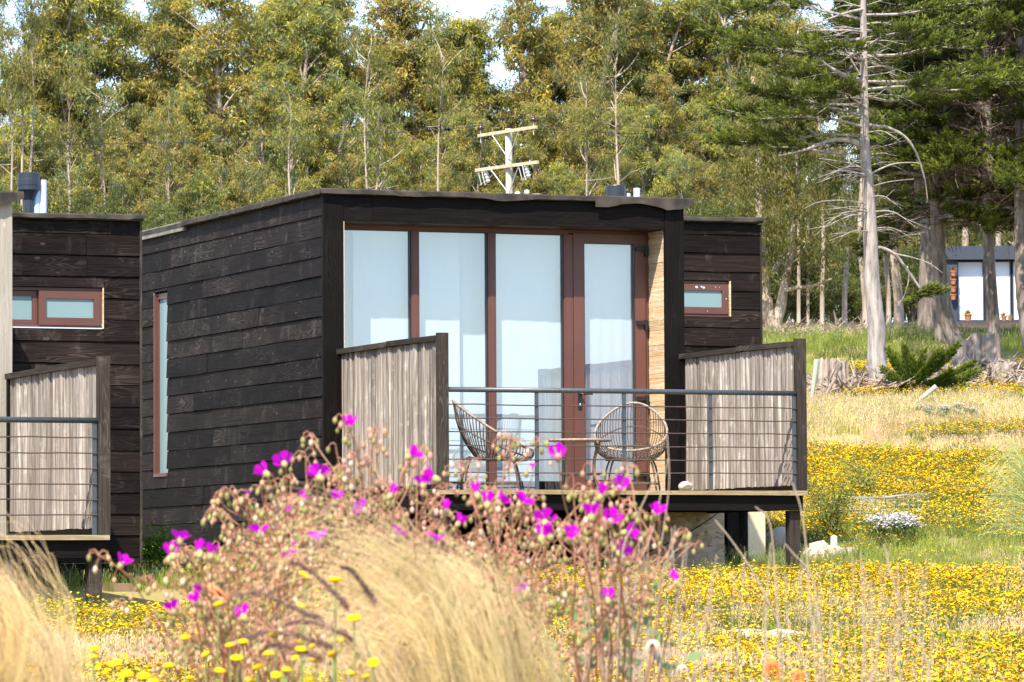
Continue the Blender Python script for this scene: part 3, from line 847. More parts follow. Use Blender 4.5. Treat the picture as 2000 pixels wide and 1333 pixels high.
# ------------------------------------------------------------------ trees
M['euc_leaf'] = leafmat('eucalyptus_leaf', .5, .45, .35, .16)
M['cyp_leaf'] = leafmat('cypress_spray', .30, .6, .2, .10)
def barkmat(name, a, b, c, scale=6):
    m, t, p, _ = newmat(name)
    tc = N(t, 'ShaderNodeTexCoord')
    mp = N(t, 'ShaderNodeMapping'); mp.inputs['Scale'].default_value = (scale, scale, scale * .16); t.links.new(tc.outputs['Object'], mp.inputs[0])
    n = N(t, 'ShaderNodeTexNoise', Scale=1, Detail=5, Roughness=.65); t.links.new(mp.outputs[0], n.inputs['Vector'])
    t.links.new(ramp(t, n.outputs['Fac'], [(.3, a), (.5, b), (.7, c)]), p.inputs['Base Color'])
    p.inputs['Roughness'].default_value = .9; p.inputs['Specular IOR Level'].default_value = .15
    bump(t, p, n.outputs['Fac'], .7, .02)
    return m
M['euc_bark'] = barkmat('peeling_eucalyptus_bark', (.17, .12, .085), (.36, .28, .215), (.50, .43, .36), 5)
M['pale_bark'] = barkmat('silver_dead_bark', (.13, .11, .10), (.30, .265, .24), (.42, .385, .355), 13)
M['cyp_bark'] = barkmat('grey_cypress_bark', (.07, .055, .047), (.17, .14, .12), (.30, .26, .225), 14)
M['dead_twig'] = barkmat('dead_brown_twig', (.06, .04, .03), (.13, .09, .07), (.20, .15, .12), 9)

def euc_variant(seed, H, spread, bare, tip=.45, slim=1.0):
    """slender eucalyptus: forked trunk, ascending limbs, drooping leaves in dome shaped tufts"""
    r = np.random.default_rng(seed)
    wood_ = MB()
    lean = r.normal(0, .05 * H, 2)
    zt = np.linspace(0, 1, 12)
    wig = np.cumsum(r.normal(0, .012 * H, (12, 2)), 0) * .5
    T = np.c_[lean[0] * zt ** 1.5 + wig[:, 0], lean[1] * zt ** 1.5 + wig[:, 1], zt * H * .93]
    rad = (.0115 * H + .03) * (1 - zt * .86)
    wood_.tube(T, rad, 8)
    tufts = []
    nl = int(30 * H / 10)
    for i in range(nl):
        f = bare + (1 - bare) * (i + r.uniform(0, 1)) / nl * .96
        p0 = np.array([np.interp(f, zt, T[:, k]) for k in range(3)])
        az = r.uniform(0, 2 * math.pi)
        L = spread * (1.1 - .75 * f) * r.uniform(.45, 1.2)
        up = r.uniform(.9, 2.2)
        d = unit(np.array([math.cos(az), math.sin(az), up]))
        p1 = p0 + d * L * .55 + r.normal(0, .12, 3)
        p2 = p1 + unit(np.array([math.cos(az + r.normal(0, .4)), math.sin(az + r.normal(0, .4)), up * .9])) * L * .55
        pts = bez([p0, p1, p2], 4)
        wood_.tube(pts, np.linspace(rad[int(f * 11)] * .55, .012, len(pts)), 5, caps=False)
        for b in range(2):
            q = pts[int(len(pts) * r.uniform(.45, .95))]
            e = q + unit(r.normal(0, 1, 3) * [1, 1, .5] + [0, 0, .7]) * L * r.uniform(.2, .45)
            wood_.tube([q, (q + e) / 2 + r.normal(0, .05, 3), e], [.014, .01, .005], 4, caps=False)
            tufts.append((e, r.uniform(.20, .42) * slim))
        tufts.append((p2, r.uniform(.26, .48) * slim))
    tufts.append((T[-1] + [0, 0, .1], .45 * slim)); tufts.append((T[-1] + r.normal(0, .3, 3), .4 * slim))
    # a few bare twigs
    for i in range(26):
        f = r.uniform(.08, .9); p0 = np.array([np.interp(f, zt, T[:, k]) for k in range(3)])
        az = r.uniform(0, 6.28); e = p0 + np.array([math.cos(az), math.sin(az), r.uniform(.2, 1.2)]) * r.uniform(.5, 1.3)
        wood_.tube(bez([p0, (p0 + e) / 2 + r.normal(0, .08, 3), e], 3), np.linspace(.018, .004, 7), 4, caps=False)
    leaf = MB()
    for (c, R) in tufts:
        n = int(400 * (R / .5) ** 2)
        # leaves hang below a dome of fine twigs, in sub-bunches
        nb = max(5, int(11 * (R / .5)))
        bd = unit(r.normal(0, 1, (nb, 3)) * [1, 1, .8] + [0, 0, .25])
        bc = c + bd * R * r.uniform(.35, 1.05, (nb, 1)) * [1.12, 1.12, .92]
        w_ = r.integers(0, nb, n)
        P = bc[w_] + r.normal(0, R * .17, (n, 3)) * [1, 1, 1.15]
        D = unit(r.normal(0, .55, (n, 3)) + [0, 0, -.75])
        Nn = unit(np.cross(D, r.normal(0, 1, (n, 3))))
        base = np.array([.27, .27, .06]) * r.uniform(.75, 1.35)
        hue = r.uniform(0, 1)
        blue = np.array([.22, .26, .105]); oliv = np.array([.42, .36, .06])
        col = base * (1 - .5 * hue) + oliv * .5 * hue
        bunch = r.uniform(0, 1, nb)[w_]
        col = np.where((bunch < .35)[:, None], blue * .9, col)
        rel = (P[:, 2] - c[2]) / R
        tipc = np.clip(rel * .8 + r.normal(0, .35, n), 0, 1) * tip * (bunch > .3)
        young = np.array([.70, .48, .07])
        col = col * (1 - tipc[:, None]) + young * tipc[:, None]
        dry = r.uniform(0, 1, n) < .07
        col[dry] = [.32, .2, .1]
        col = col * r.uniform(.75, 1.3, (n, 1))
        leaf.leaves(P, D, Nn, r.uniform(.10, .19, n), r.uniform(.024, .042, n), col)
    return leaf.mesh('eucalyptus_crown', M['euc_leaf']), wood_.mesh('eucalyptus_trunk', M['euc_bark'], smooth=True), H

EUC = []
for i, (H, sp, bare, tip, sl) in enumerate([(11, 1.7, .22, .45, 1.0), (12, 1.5, .34, .6, 1.0), (10, 1.9, .12, .35, 1.05), (11, 1.6, .28, .75, 1.0), (9, 1.8, .06, .5, 1.05), (8, 1.9, .03, .35, 1.05)]):
    EUC.append(euc_variant(100 + i, H, sp, bare, tip, sl))
# low bushy growth
def bush_variant(seed, H, Rr, tip=.3):
    r = np.random.default_rng(seed); leaf = MB(); w = MB()
    for k in range(7):
        az = r.uniform(0, 6.28); e = np.array([math.cos(az) * Rr * .6, math.sin(az) * Rr * .6, H * r.uniform(.5, .9)])
        w.tube(bez([(0, 0, 0), e * [.3, .3, .5], e], 4), np.linspace(.05, .01, 9), 5, caps=False)
    for k in range(34):
        c = np.array([*(r.normal(0, Rr * .42, 2)), H * r.uniform(.12, .95)]); R = r.uniform(.35, .6)
        n = int(420 * (R / .5) ** 2); nb = 10
        bc = c + r.normal(0, R * .55, (nb, 3)); w_ = r.integers(0, nb, n)
        P = bc[w_] + r.normal(0, R * .18, (n, 3)); D = unit(r.normal(0, .6, (n, 3)) + [0, 0, -.45]); Nn = unit(np.cross(D, r.normal(0, 1, (n, 3))))
        col = np.array([.11, .125, .03]) * r.uniform(.6, 1.3) * r.uniform(.75, 1.3, (n, 1))
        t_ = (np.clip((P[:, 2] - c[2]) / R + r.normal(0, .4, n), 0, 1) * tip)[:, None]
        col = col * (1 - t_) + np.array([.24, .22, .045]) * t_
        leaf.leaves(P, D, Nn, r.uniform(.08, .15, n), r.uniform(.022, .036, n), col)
    return leaf.mesh('bush_crown', M['euc_leaf']), w.mesh('bush_stem', M['euc_bark'], smooth=True), H
BUSH = [bush_variant(200, 3.2, 1.5), bush_variant(201, 2.6, 1.7, .5)]

def put_tree(name, var, px, d, ytop=None, H=None, label=None, cat='tree', group=None, rz=None, sx=1.0, rng=RNG):
    crown, trunk, H0 = var
    x = at(px, 700, d)[0]; zg = float(gz(x, d))
    if H is None: H = d * (HOR - ytop) / FPX - zg
    o = empty(name, (x, d, zg - .05), rng.uniform(0, 6.28) if rz is None else rz, label, cat, group)
    k = H / H0; w = (k * .5 + .5 * min(k, 1.1)) * sx
    o.scale = (w, w, k)
    for nm, me in (('crown', crown), ('trunk', trunk)):
        c = bpy.data.objects.new(nm, me); COL.objects.link(c); c.parent = o
    return o

ORD = ['first', 'second', 'third', 'fourth', 'fifth', 'sixth', 'seventh', 'eighth', 'ninth', 'tenth', 'eleventh', 'twelfth', 'thirteenth', 'fourteenth', 'fifteenth', 'sixteenth', 'seventeenth', 'eighteenth', 'nineteenth', 'twentieth', 'twenty-first', 'twenty-second', 'twenty-third', 'twenty-fourth', 'twenty-fifth', 'twenty-sixth'] + ['twenty-' + q for q in ('seventh', 'eighth', 'ninth')] + ['thirtieth'] + ['thirty-' + q for q in ('first', 'second', 'third', 'fourth', 'fifth', 'sixth', 'seventh', 'eighth', 'ninth')] + ['fortieth'] + ['forty-' + q for q in ('first', 'second', 'third', 'fourth', 'fifth', 'sixth', 'seventh', 'eighth', 'ninth')]
tr = np.random.default_rng(5)
back = [(-40, -60, 0), (45, -90, 1), (72, 10, 3), (150, -15, 0), (215, 2, 2), (268, 105, 1), (330, 70, 4), (385, -40, 0), (455, -50, 3), (530, -70, 2), (600, -30, 0), (668, -80, 1), (728, -50, 3), (785, 95, 4), (850, 5, 2), (905, 22, 3), (945, 55, 0), (985, 140, 5), (1045, -25, 1), (1110, -60, 2), (1180, -80, 0), (1250, -70, 3), (1320, -50, 1), (1390, 10, 3), (1450, -60, 2), (1530, -90, 3)]
back = sorted(back + [(10, -30, 2), (120, 40, 5), (185, -40, 3), (360, -20, 2), (420, -70, 1), (492, -20, 2), (565, -40, 3), (634, -90, 0), (700, -20, 2), (828, 40, 1), (878, 18, 0), (1015, 60, 2), (1078, -80, 3), (1145, -40, 0), (1215, -30, 2), (1285, -90, 1), (1355, -30, 0), (1420, -60, 3), (1490, -50, 2)])
for i, (px, yt, v) in enumerate(back):
    put_tree('eucalyptus_tree', EUC[v], px, 150 + tr.uniform(-3, 3), ytop=yt, rng=tr, sx=1.35, group='tall eucalyptus trees of the back row',
             label=f'tall skyline eucalyptus, {ORD[i]} from the left in the back row')
mid = [(10, 170, 4), (100, 230, 2), (185, 250, 3), (270, 190, 0), (330, 250, 5), (415, 130, 1), (500, 180, 2), (580, 240, 4), (655, 130, 0), (740, 220, 3), (820, 260, 5), (880, 180, 1), (975, 270, 2), (1080, 190, 3), (1160, 130, 0), (1240, 200, 4), (1330, 140, 3), (1405, 210, 1), (1470, 120, 3), (1560, 170, 2)]
mid = sorted(mid + [(55, 200, 2), (140, 290, 5), (228, 210, 1), (300, 280, 4), (372, 190, 3), (458, 230, 2), (540, 150, 0), (618, 200, 3), (698, 180, 2), (780, 230, 1), (850, 250, 3), (930, 230, 2), (1030, 240, 4), (1120, 170, 2), (1200, 180, 3), (1285, 180, 2), (1368, 190, 0), (1438, 170, 2)])
for i, (px, yt, v) in enumerate(mid):
    put_tree('eucalyptus_tree', EUC[v], px, 139 + tr.uniform(-3, 3), ytop=yt + tr.uniform(-15, 15), rng=tr, sx=1.15, group='eucalyptus trees of the middle row',
             label=f'mid-height eucalyptus, {ORD[i]} from the left in the middle row')
front = [(-20, 330, 5), (130, 345, 4), (230, 330, 5), (345, 350, 4), (470, 300, 5), (560, 345, 4), (690, 300, 5), (800, 320, 4), (905, 335, 5), (1090, 300, 4), (1200, 290, 5), (1290, 270, 4), (1370, 300, 5), (1455, 330, 0)]
front = sorted(front + [(50, 320, 4), (180, 360, 5), (290, 345, 4), (410, 320, 4), (515, 330, 5), (620, 330, 4), (745, 330, 5), (855, 310, 4), (1150, 320, 5), (1245, 300, 4), (1330, 290, 5), (1410, 310, 4)])
for i, (px, yt, v) in enumerate(front):
    put_tree('eucalyptus_tree', EUC[v], px, 129 + tr.uniform(-2, 2), ytop=yt, rng=tr, group='young eucalyptus trees of the front row',
             label=f'young low eucalyptus, {ORD[i]} from the left, just above the roofs')
M['slim_bark'] = barkmat('pale_smooth_bark', (.16, .12, .09), (.36, .29, .23), (.50, .43, .36), 5)
def path_trunk(ctrl, d, r0, r1, name, mat, parent, n=8, dd=None, sides=10, knots=0):
    P = []
    for i, (px, py) in enumerate(ctrl):
        P.append(at(px, py, d + (dd[i] if dd else 0)))
    P = bez(P, n); k = len(P)
    R = np.linspace(r0, r1, k)
    if knots: R = R * (1 + RNG.normal(0, knots, k))
    m = MB(); m.tube(P - np.array(parent.location), R, sides)
    return m.build(name, mat, parent, smooth=True)
def tuft_leaves(leaf, c, R, r, n=None, tip=.4, base=(.125, .14, .034)):
    n = n or int(300 * (R / .5) ** 2); nb = 8
    bc = c + r.normal(0, R * .5, (nb, 3)); w_ = r.integers(0, nb, n)
    P = bc[w_] + r.normal(0, R * .2, (n, 3)); D = unit(r.normal(0, .45, (n, 3)) + [0, 0, -.8]); Nn = unit(np.cross(D, r.normal(0, 1, (n, 3))))
    col = np.array(base) * r.uniform(.7, 1.3) * r.uniform(.75, 1.3, (n, 1))
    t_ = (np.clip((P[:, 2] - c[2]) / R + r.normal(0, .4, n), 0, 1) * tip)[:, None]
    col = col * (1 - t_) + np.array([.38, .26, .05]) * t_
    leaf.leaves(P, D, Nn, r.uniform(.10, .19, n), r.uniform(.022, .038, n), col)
def ground_pt(px, d):
    x = at(px, 700, d)[0]; return np.array([x, d, float(gz(x, d))])
# slender pale stems standing in front of the crowns
slim = [(22, 120), (47, 60), (71, 20), (131, 190), (198, 200), (322, 240), (563, 220), (712, 90), (729, 250), (853, 110), (1139, 160), (1207, 120)]
for i, (px, yt) in enumerate(slim):
    d = 126.5 + tr.uniform(-1.5, 1); b = ground_pt(px, d)
    e = empty('eucalyptus_tree', b, 0, f'slender pale-stemmed eucalyptus above the roofs, {ORD[i]} in order from the front row', 'tree', 'slender pale eucalyptus stems in front of the wood')
    ln = tr.normal(0, 10); w_ = tr.normal(0, 4, 4); r_ = tr.uniform(.055, .085)
    path_trunk([(px, HOR - b[2] / d * FPX + 5), (px + w_[0], 520), (px + ln * .3 + w_[1], 400), (px + ln * .6 + w_[2], (400 + yt) / 2), (px + ln, yt)], d, r_, r_ * .12, 'trunk', M['slim_bark'], e, knots=.05)
    lf = MB(); tw_ = MB()
    for k in range(16):
        y_ = yt + tr.uniform(-45, 110) * (1 if k < 10 else 1.9); x_ = px + ln + tr.normal(0, 22); c_ = at(x_, y_, d + tr.uniform(-.6, .6)) - b
        tuft_leaves(lf, c_, tr.uniform(.22, .42), tr, base=(.2, .21, .05), tip=.5)
        a0 = at(px + ln * .8, y_ + 45, d) - b; tw_.tube(bez([a0, (a0 + c_) / 2 + tr.normal(0, .05, 3), c_], 3), np.linspace(.022, .006, 7), 4, caps=False)
    for k in range(4):
        y_ = tr.uniform(yt + 60, 400); a0 = at(px + ln * .4, y_, d) - b; c_ = a0 + np.array([tr.normal(0, .45), tr.normal(0, .3), tr.uniform(-.1, .5)]); tw_.tube([a0, (a0 + c_) / 2 + tr.normal(0, .04, 3), c_], [.014, .009, .004], 4, caps=False)
    tw_.build('limb', M['slim_bark'], e)['kind'] = 'stuff'; lf.build('crown', M['euc_leaf'], e)
# the near eucalyptus right of the big cabin, forked and pale, and slim trunks of the wood's edge
b0 = ground_pt(1515, 108)
fk = empty('eucalyptus_tree', b0, 0, 'pale forked eucalyptus with a bare side limb right behind the cabin\'s right end', 'tree')
path_trunk([(1516, 720), (1514, 660), (1500, 610), (1490, 540), (1485, 440), (1480, 300), (1470, 150)], 108, .22, .05, 'trunk', M['euc_bark'], fk, knots=.05)
path_trunk([(1510, 650), (1525, 600), (1530, 570), (1545, 500), (1548, 470), (1556, 380), (1565, 250)], 108, .15, .03, 'limb', M['euc_bark'], fk)
path_trunk([(1530, 568), (1560, 562), (1590, 558), (1625, 545)], 107.8, .06, .025, 'limb', M['euc_bark'], fk)
path_trunk([(1507, 530), (1525, 512), (1542, 495)], 107.8, .05, .03, 'limb', M['pale_bark'], fk)
lf = MB()
for (px, py, R) in [(1475, 170, .7), (1500, 230, .6), (1455, 260, .65), (1530, 250, .6), (1490, 330, .6), (1560, 230, .6), (1580, 300, .55), (1540, 360, .55), (1465, 400, .55), (1500, 470, .5), (1575, 400, .5), (1600, 440, .45), (1630, 480, .4), (1490, 540, .3), (1555, 520, .35), (1440, 330, .6), (1520, 120, .6), (1625, 540, .35), (1590, 500, .4), (1480, 210, .5), (1475, 290, .5), (1482, 370, .5), (1485, 430, .45), (1492, 490, .35), (1555, 300, .5), (1552, 420, .4), (1520, 420, .5), (1510, 300, .6), (1600, 370, .5), (1570, 470, .4), (1530, 470, .35)]:
    tuft_leaves(lf, at(px, py, 107.2 + tr.uniform(-.8, .5)) - b0, R, tr)
lf.build('crown', M['euc_leaf'], fk)
edge = [(1755, 112, .14, 1745, 1760), (1690, 116, .10, 1680, 1690), (1735, 118, .08, 1728, 1735), (1800, 110, .11, 1805, 1770), (1823, 120, .12, 1820, 1835), (1650, 122, .08, 1655, 1640), (1606, 120, .07, 1608, 1600), (1560, 124, .06, 1560, 1556), (1578, 126, .05, 1578, 1585), (1880, 134, .13, 1885, 1870), (1955, 135, .12, 1950, 1965), (1710, 125, .07, 1712, 1722)]
for i, (px, d, r_, p1, p2) in enumerate(edge):
    b = ground_pt(px, d)
    e = empty('eucalyptus_tree', b, 0, f'slim bare-stemmed eucalyptus at the wood\'s edge, {ORD[i]} built back from the tall pale trunk' if False else None, 'tree', 'slim eucalyptus stems at the edge of the wood')
    e['label'] = 'slim eucalyptus stem, ' + ['just right of the tall pale trunk', 'half hidden by the tall pale trunk', 'thin twin right beside the pale trunk', 'behind the leaning cypress trunk', 'left of the far hut', 'midway between forked tree and pale trunk', 'thin and pale, right of the forked tree', 'first thin pole right of the cabin corner', 'second thin pole right of the cabin corner', 'behind the far hut wall', 'behind the far hut window', 'thin and dark, deep behind the pale trunk'][i]
    yb = HOR - float(b[2]) / d * FPX
    path_trunk([(px, yb + 5), (px, yb - 60), (p1, 450), (p2, 250), ((p1 + p2) / 2, 60)], d, r_, r_ * .45, 'trunk', M['euc_bark'], e, knots=.04)
    lf = MB()
    for k in range(11):
        tuft_leaves(lf, at(px + tr.normal(0, 38), tr.uniform(60, 500), d + tr.uniform(-.8, .8)) - b, tr.uniform(.4, .7), tr, tip=.35)
    lf.build('crown', M['euc_leaf'], e)
# dense growth deep in the wood so that no daylight comes through low down
deep = [(x, 165, 380 + 60 * math.sin(x * .013), int(k) % 2 + 4) for k, x in enumerate(range(-80, 2120, 62))]
for i, (px, d, yt, v) in enumerate(deep):
    put_tree('eucalyptus_tree', EUC[v] if i % 3 else BUSH[i % 2], px + tr.uniform(-12, 12), d + tr.uniform(-4, 4), ytop=yt - 200 * (i % 3 == 0) * 0, rng=tr, sx=1.35,
             label='dense low eucalyptus deep in the wood, only glimpsed between other crowns', group='dense low trees deep in the wood')
deep2 = [(x, 400 if x < 1480 else 440) for x in range(1480, 2060, 42)]
for i, px in enumerate(range(1470, 2080, 50)):
    put_tree('eucalyptus_tree', EUC[4 + i % 2], px + tr.uniform(-14, 14), 143 + tr.uniform(-5, 5), ytop=330 + tr.uniform(-60, 60), rng=tr, sx=1.5,
             label='dense low eucalyptus deep in the wood, only glimpsed between other crowns', group='dense low trees deep in the wood')
for i, (px, yt) in enumerate(deep2):
    put_tree('bush', BUSH[i % 2], px + tr.uniform(-10, 10), (130 if px < 1830 else 141) + tr.uniform(-4, 6), ytop=520 + tr.uniform(-40, 50), rng=tr, sx=1.2, cat='bush',
             label=f'undergrowth bush at the edge of the wood, {ORD[i]} one right of the cabin', group='undergrowth bushes of the wood')
for i, px in enumerate(range(0, 1480, 70)):
    put_tree('bush', BUSH[i % 2], px + tr.uniform(-20, 20), 124 + tr.uniform(-2, 2), ytop=425 - tr.uniform(-20, 30), rng=tr, sx=1.0, cat='bush',
             label=f'leafy bush, {ORD[i]} from the left along the foot of the wood above the roofs', group='leafy bushes above the cabin roofs')

# ---- cypresses
def sprays(leaf, A, B, r, n=60, rad=.085, base=(.070, .095, .022), L=.10):
    n = int(n * 1.25)
    """a cypress plume: fine shoots round a curved twig from A to B"""
    q = r.uniform(0, 1, n)
    P = A + (B - A) * q[:, None] + np.array([0, 0, 1]) * (np.sin(q * 3.1) * -.03)[:, None]
    ax = unit(B - A)
    rd = unit(r.normal(0, 1, (n, 3)) + [0, 0, .35])
    D = unit(ax * 1.0 + rd * .85)
    P = P + rd * rad * .35 * (1 - q[:, None] * .6)
    Nn = unit(np.cross(D, r.normal(0, 1, (n, 3))))
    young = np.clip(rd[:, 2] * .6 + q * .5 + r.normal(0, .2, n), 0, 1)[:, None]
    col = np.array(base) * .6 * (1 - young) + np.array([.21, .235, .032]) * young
    col *= r.uniform(.8, 1.2, (n, 1))
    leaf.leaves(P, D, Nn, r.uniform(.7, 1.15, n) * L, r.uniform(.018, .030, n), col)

def cyp_branch(wood_, leaf, p0, az, L, rise, r, thick=.05, dens=1.0, bare=.35, dead=.5, droop=0):
    d = np.array([math.cos(az), math.sin(az), 0])
    ctrl = [p0, p0 + d * L * .35 + [0, 0, L * rise * .5], p0 + d * L * .7 + [0, 0, L * rise * .75 - droop * L * .3], p0 + d * L + [0, 0, L * rise * .9 - droop * L]]
    ctrl = [np.array(c) + r.normal(0, .03 * L, 3) * (i > 0) for i, c in enumerate(ctrl)]
    P = bez(ctrl, 5)
    wood_.tube(P, np.linspace(thick, .012, len(P)), 5, caps=False)
    side = np.array([-d[1], d[0], 0])
    ns = int(16 * dens * L / 2.2)
    for k in range(ns):
        f = bare + (1 - bare) * k / max(1, ns - 1)
        a_ = P[min(len(P) - 1, int(f * (len(P) - 1)))]
        sgn = 1 if k % 2 else -1
        sl = (.75 - .35 * f) * L * .36 * r.uniform(.7, 1.3)
        b_ = a_ + (side * sgn * r.uniform(.4, 1) + d * r.uniform(.5, 1.1)) * sl + [0, 0, sl * r.uniform(-.05, .30)]
        wood_.tube([a_, (a_ + b_) / 2, b_], [.012, .009, .004], 4, caps=False)
        npl = 3
        for j in range(npl):
            s_ = a_ + (b_ - a_) * (.2 + .8 * j / npl)
            e_ = s_ + unit(unit(b_ - a_) + side * r.normal(0, .6) + [0, 0, r.uniform(-.05, .45)]) * r.uniform(.28, .5)
            sprays(leaf, s_, e_, r, n=int(52 * dens))
    sprays(leaf, P[-4], P[-1] + d * .2, r, n=60)
    for k in range(int(7 * dead * L)):                # dead twigs below
        a_ = P[r.integers(0, int(len(P) * .75))]
        e_ = a_ + r.normal(0, .30, 3) + d * r.uniform(0, .3) + [0, 0, -.12]
        wood_.tube([a_, (a_ + e_) / 2 + r.normal(0, .04, 3), e_], [.009, .006, .003], 3, caps=False, mi=1)

def cypress(label, ctrl, d, r0, r1, crown_y0, crown_y1, nb, Lr, seed, dead=1.0, dens=1.0, azr=None):
    r = np.random.default_rng(seed)
    P = np.array([at(px, py, d) for px, py in ctrl])
    o = empty('cypress_tree', P[0], 0, label, 'tree')
    T = bez(P, 8) - P[0]; k = len(T)
    R = np.linspace(r0, r1, k) ; R[:3] *= np.array([1.35, 1.18, 1.06])
    m = MB(); m.tube(T, R * (1 + r.normal(0, .03, k)), 12); m.build('trunk', M['cyp_bark'], o, smooth=True)
    w, lf = MB(), MB()
    z0 = at(0, crown_y0, d)[2] - P[0][2]; z1 = at(0, crown_y1, d)[2] - P[0][2]
    for i in range(nb):
        z = z0 + (z1 - z0) * (i + r.uniform(0, 1)) / nb
        p0 = np.array([np.interp(z, T[:, 2], T[:, j]) for j in range(2)] + [z])
        az = r.uniform(0, 6.28) if azr is None else r.choice(azr) + r.normal(0, .5)
        L = r.uniform(*Lr)
        cyp_branch(w, lf, p0, az, L, r.uniform(-.05, .3), r, dens=dens, dead=dead, droop=r.uniform(0, .2))
    # mass of dead twigs inside the crown
    n = int(420 * dead)
    zz = r.uniform(z0, z1, n); c = np.stack([np.interp(zz, T[:, 2], T[:, 0]), np.interp(zz, T[:, 2], T[:, 1]), zz], -1)
    a_ = c + r.normal(0, .55, (n, 3)) * [1, 1, .3]; e_ = a_ + r.normal(0, .38, (n, 3)) * [1, 1, .55]
    for i in range(n): w.tube([a_[i], (a_[i] + e_[i]) / 2 + r.normal(0, .05, 3), e_[i]], [.008, .006, .003], 3, caps=False, mi=1)
    w.build('branches', [M['cyp_bark'], M['dead_twig']], o)['kind'] = 'stuff'
    lf.build('crown', M['cyp_leaf'], o)
    return o
cypress('dark cypress whose curved trunk grows out of the big jagged stump', [(1905, 735), (1880, 690), (1850, 630), (1838, 560), (1832, 470), (1828, 400), (1822, 250), (1815, 80), (1810, -120)], 88, .17, .09, 470, -150, 44, (1.4, 3.0), 31, dens=1.0)
cypress('dark cypress with a straight mid-thick trunk in front of the far hut window', [(1950, 765), (1945, 690), (1935, 560), (1930, 460), (1928, 300), (1925, 100), (1920, -120)], 87, .135, .08, 430, -150, 42, (1.2, 2.7), 32)
cypress('thick-trunked dark cypress cut by the right edge of the frame', [(2030, 740), (2012, 640), (2002, 560), (1998, 450), (1998, 300), (1998, 100), (2000, -120)], 86, .21, .12, 440, -150, 44, (1.3, 2.9), 33)
cypress('dark cypress farther back with a leaning trunk left of the far hut', [(1842, 700), (1830, 600), (1812, 480), (1798, 400), (1790, 250), (1785, 100), (1780, -100)], 96, .12, .08, 330, -150, 40, (1.3, 2.8), 34)
cypress('dark cypress behind the others filling the upper right corner', [(2035, 690), (2030, 500), (2000, 380), (1935, 260), (1900, 100), (1885, -120)], 99, .2, .08, 420, -150, 44, (1.6, 3.2), 35, dead=1.4)

for k, (px, d, rz) in enumerate(((2018, 103, 1.9), (1812, 106, 3.6), (2050, 95, .8))):
    src = bpy.data.objects['cypress_tree.%03d' % (4 if k != 2 else 3)]
    cpy = src.copy(); COL.objects.link(cpy); gp = ground_pt(px, d); cpy.location = gp; cpy.rotation_euler = (0, 0, rz)
    cpy['label'] = ['dark cypress mass filling the sky above the far hut', 'dark cypress mass behind the pale tree\'s right side', 'dark cypress outside the right edge whose boughs reach into the frame'][k]
    for ch in src.children:
        c_ = ch.copy(); COL.objects.link(c_); c_.parent = cpy
# ---- the tall pale tree with bare horizontal branches
r = np.random.default_rng(44)
D0 = 80.0
ctrl = [(1722, 775), (1718, 740), (1712, 700), (1712, 640), (1704, 560), (1700, 470), (1698, 400), (1690, 300), (1688, 200), (1687, 80), (1684, -80)]
P = np.array([at(px, py, D0) for px, py in ctrl])
pt = empty('pale_tree', P[0], 0, 'tall silver-barked tree with bare horizontal branches and a few green layers', 'tree')
T = bez(P, 7) - P[0]
R = np.interp(np.arange(len(T)), [0, 6, 14, 28, 50, len(T) - 1], [.24, .20, .165, .14, .085, .05])
m = MB(); m.tube(T, R * (1 + r.normal(0, .025, len(T))), 14); m.build('trunk', M['pale_bark'], pt, smooth=True)
def big_limb(pts, r0, r1=.008, dd=0, curve=6):
    q = np.array([at(px, py, D0 + dd * i / max(1, len(pts) - 1)) for i, (px, py) in enumerate(pts)]) - P[0]
    q = bez(q, curve); m = MB(); m.tube(q, np.linspace(r0, r1, len(q)), 6)
    m.build('limb', M['pale_bark'], pt, smooth=True); return q
limbs = [([(1690, 160), (1655, 150), (1620, 132), (1595, 112)], .055, .02), ([(1690, 62), (1640, 60), (1585, 58), (1545, 40)], .035, .01),
         ([(1695, 290), (1660, 275), (1620, 275), (1575, 292), (1520, 305)], .06, .012), ([(1688, 18), (1655, 25), (1610, 40), (1570, 50)], .03, .008),
         ([(1697, 338), (1668, 322), (1635, 315), (1600, 310)], .022, .006), ([(1700, 487), (1722, 485), (1748, 498), (1770, 525), (1800, 568)], .040, .018),
         ([(1745, 496), (1780, 503), (1815, 515), (1843, 535)], .018, .006), ([(1697, 245), (1735, 250), (1768, 268), (1790, 300), (1806, 350), (1812, 395)], .032, .01),
         ([(1700, 340), (1740, 322), (1775, 318), (1800, 320)], .02, .008), ([(1700, 365), (1740, 355), (1785, 350)], .014, .005), ([(1772, 520), (1775, 545), (1765, 580), (1750, 600)], .014, .005),
         ([(1697, 345), (1670, 345), (1660, 365), (1664, 392)], .016, .006), ([(1701, 340), (1718, 348), (1715, 375)], .016, .006), ([(1699, 428), (1670, 420), (1640, 430), (1610, 445)], .018, .005),
         ([(1699, 400), (1650, 392), (1600, 395), (1570, 408)], .016, .004), ([(1694, 210), (1640, 205), (1600, 200)], .03, .01), ([(1692, 130), (1660, 95), (1630, 75)], .02, .006), ([(1688, 160), (1640, 85), (1600, 75)], .016, .005)]
for pts, a_, b_ in limbs: big_limb(pts, a_, b_, dd=r.uniform(-1.0, .6))
tw = MB()
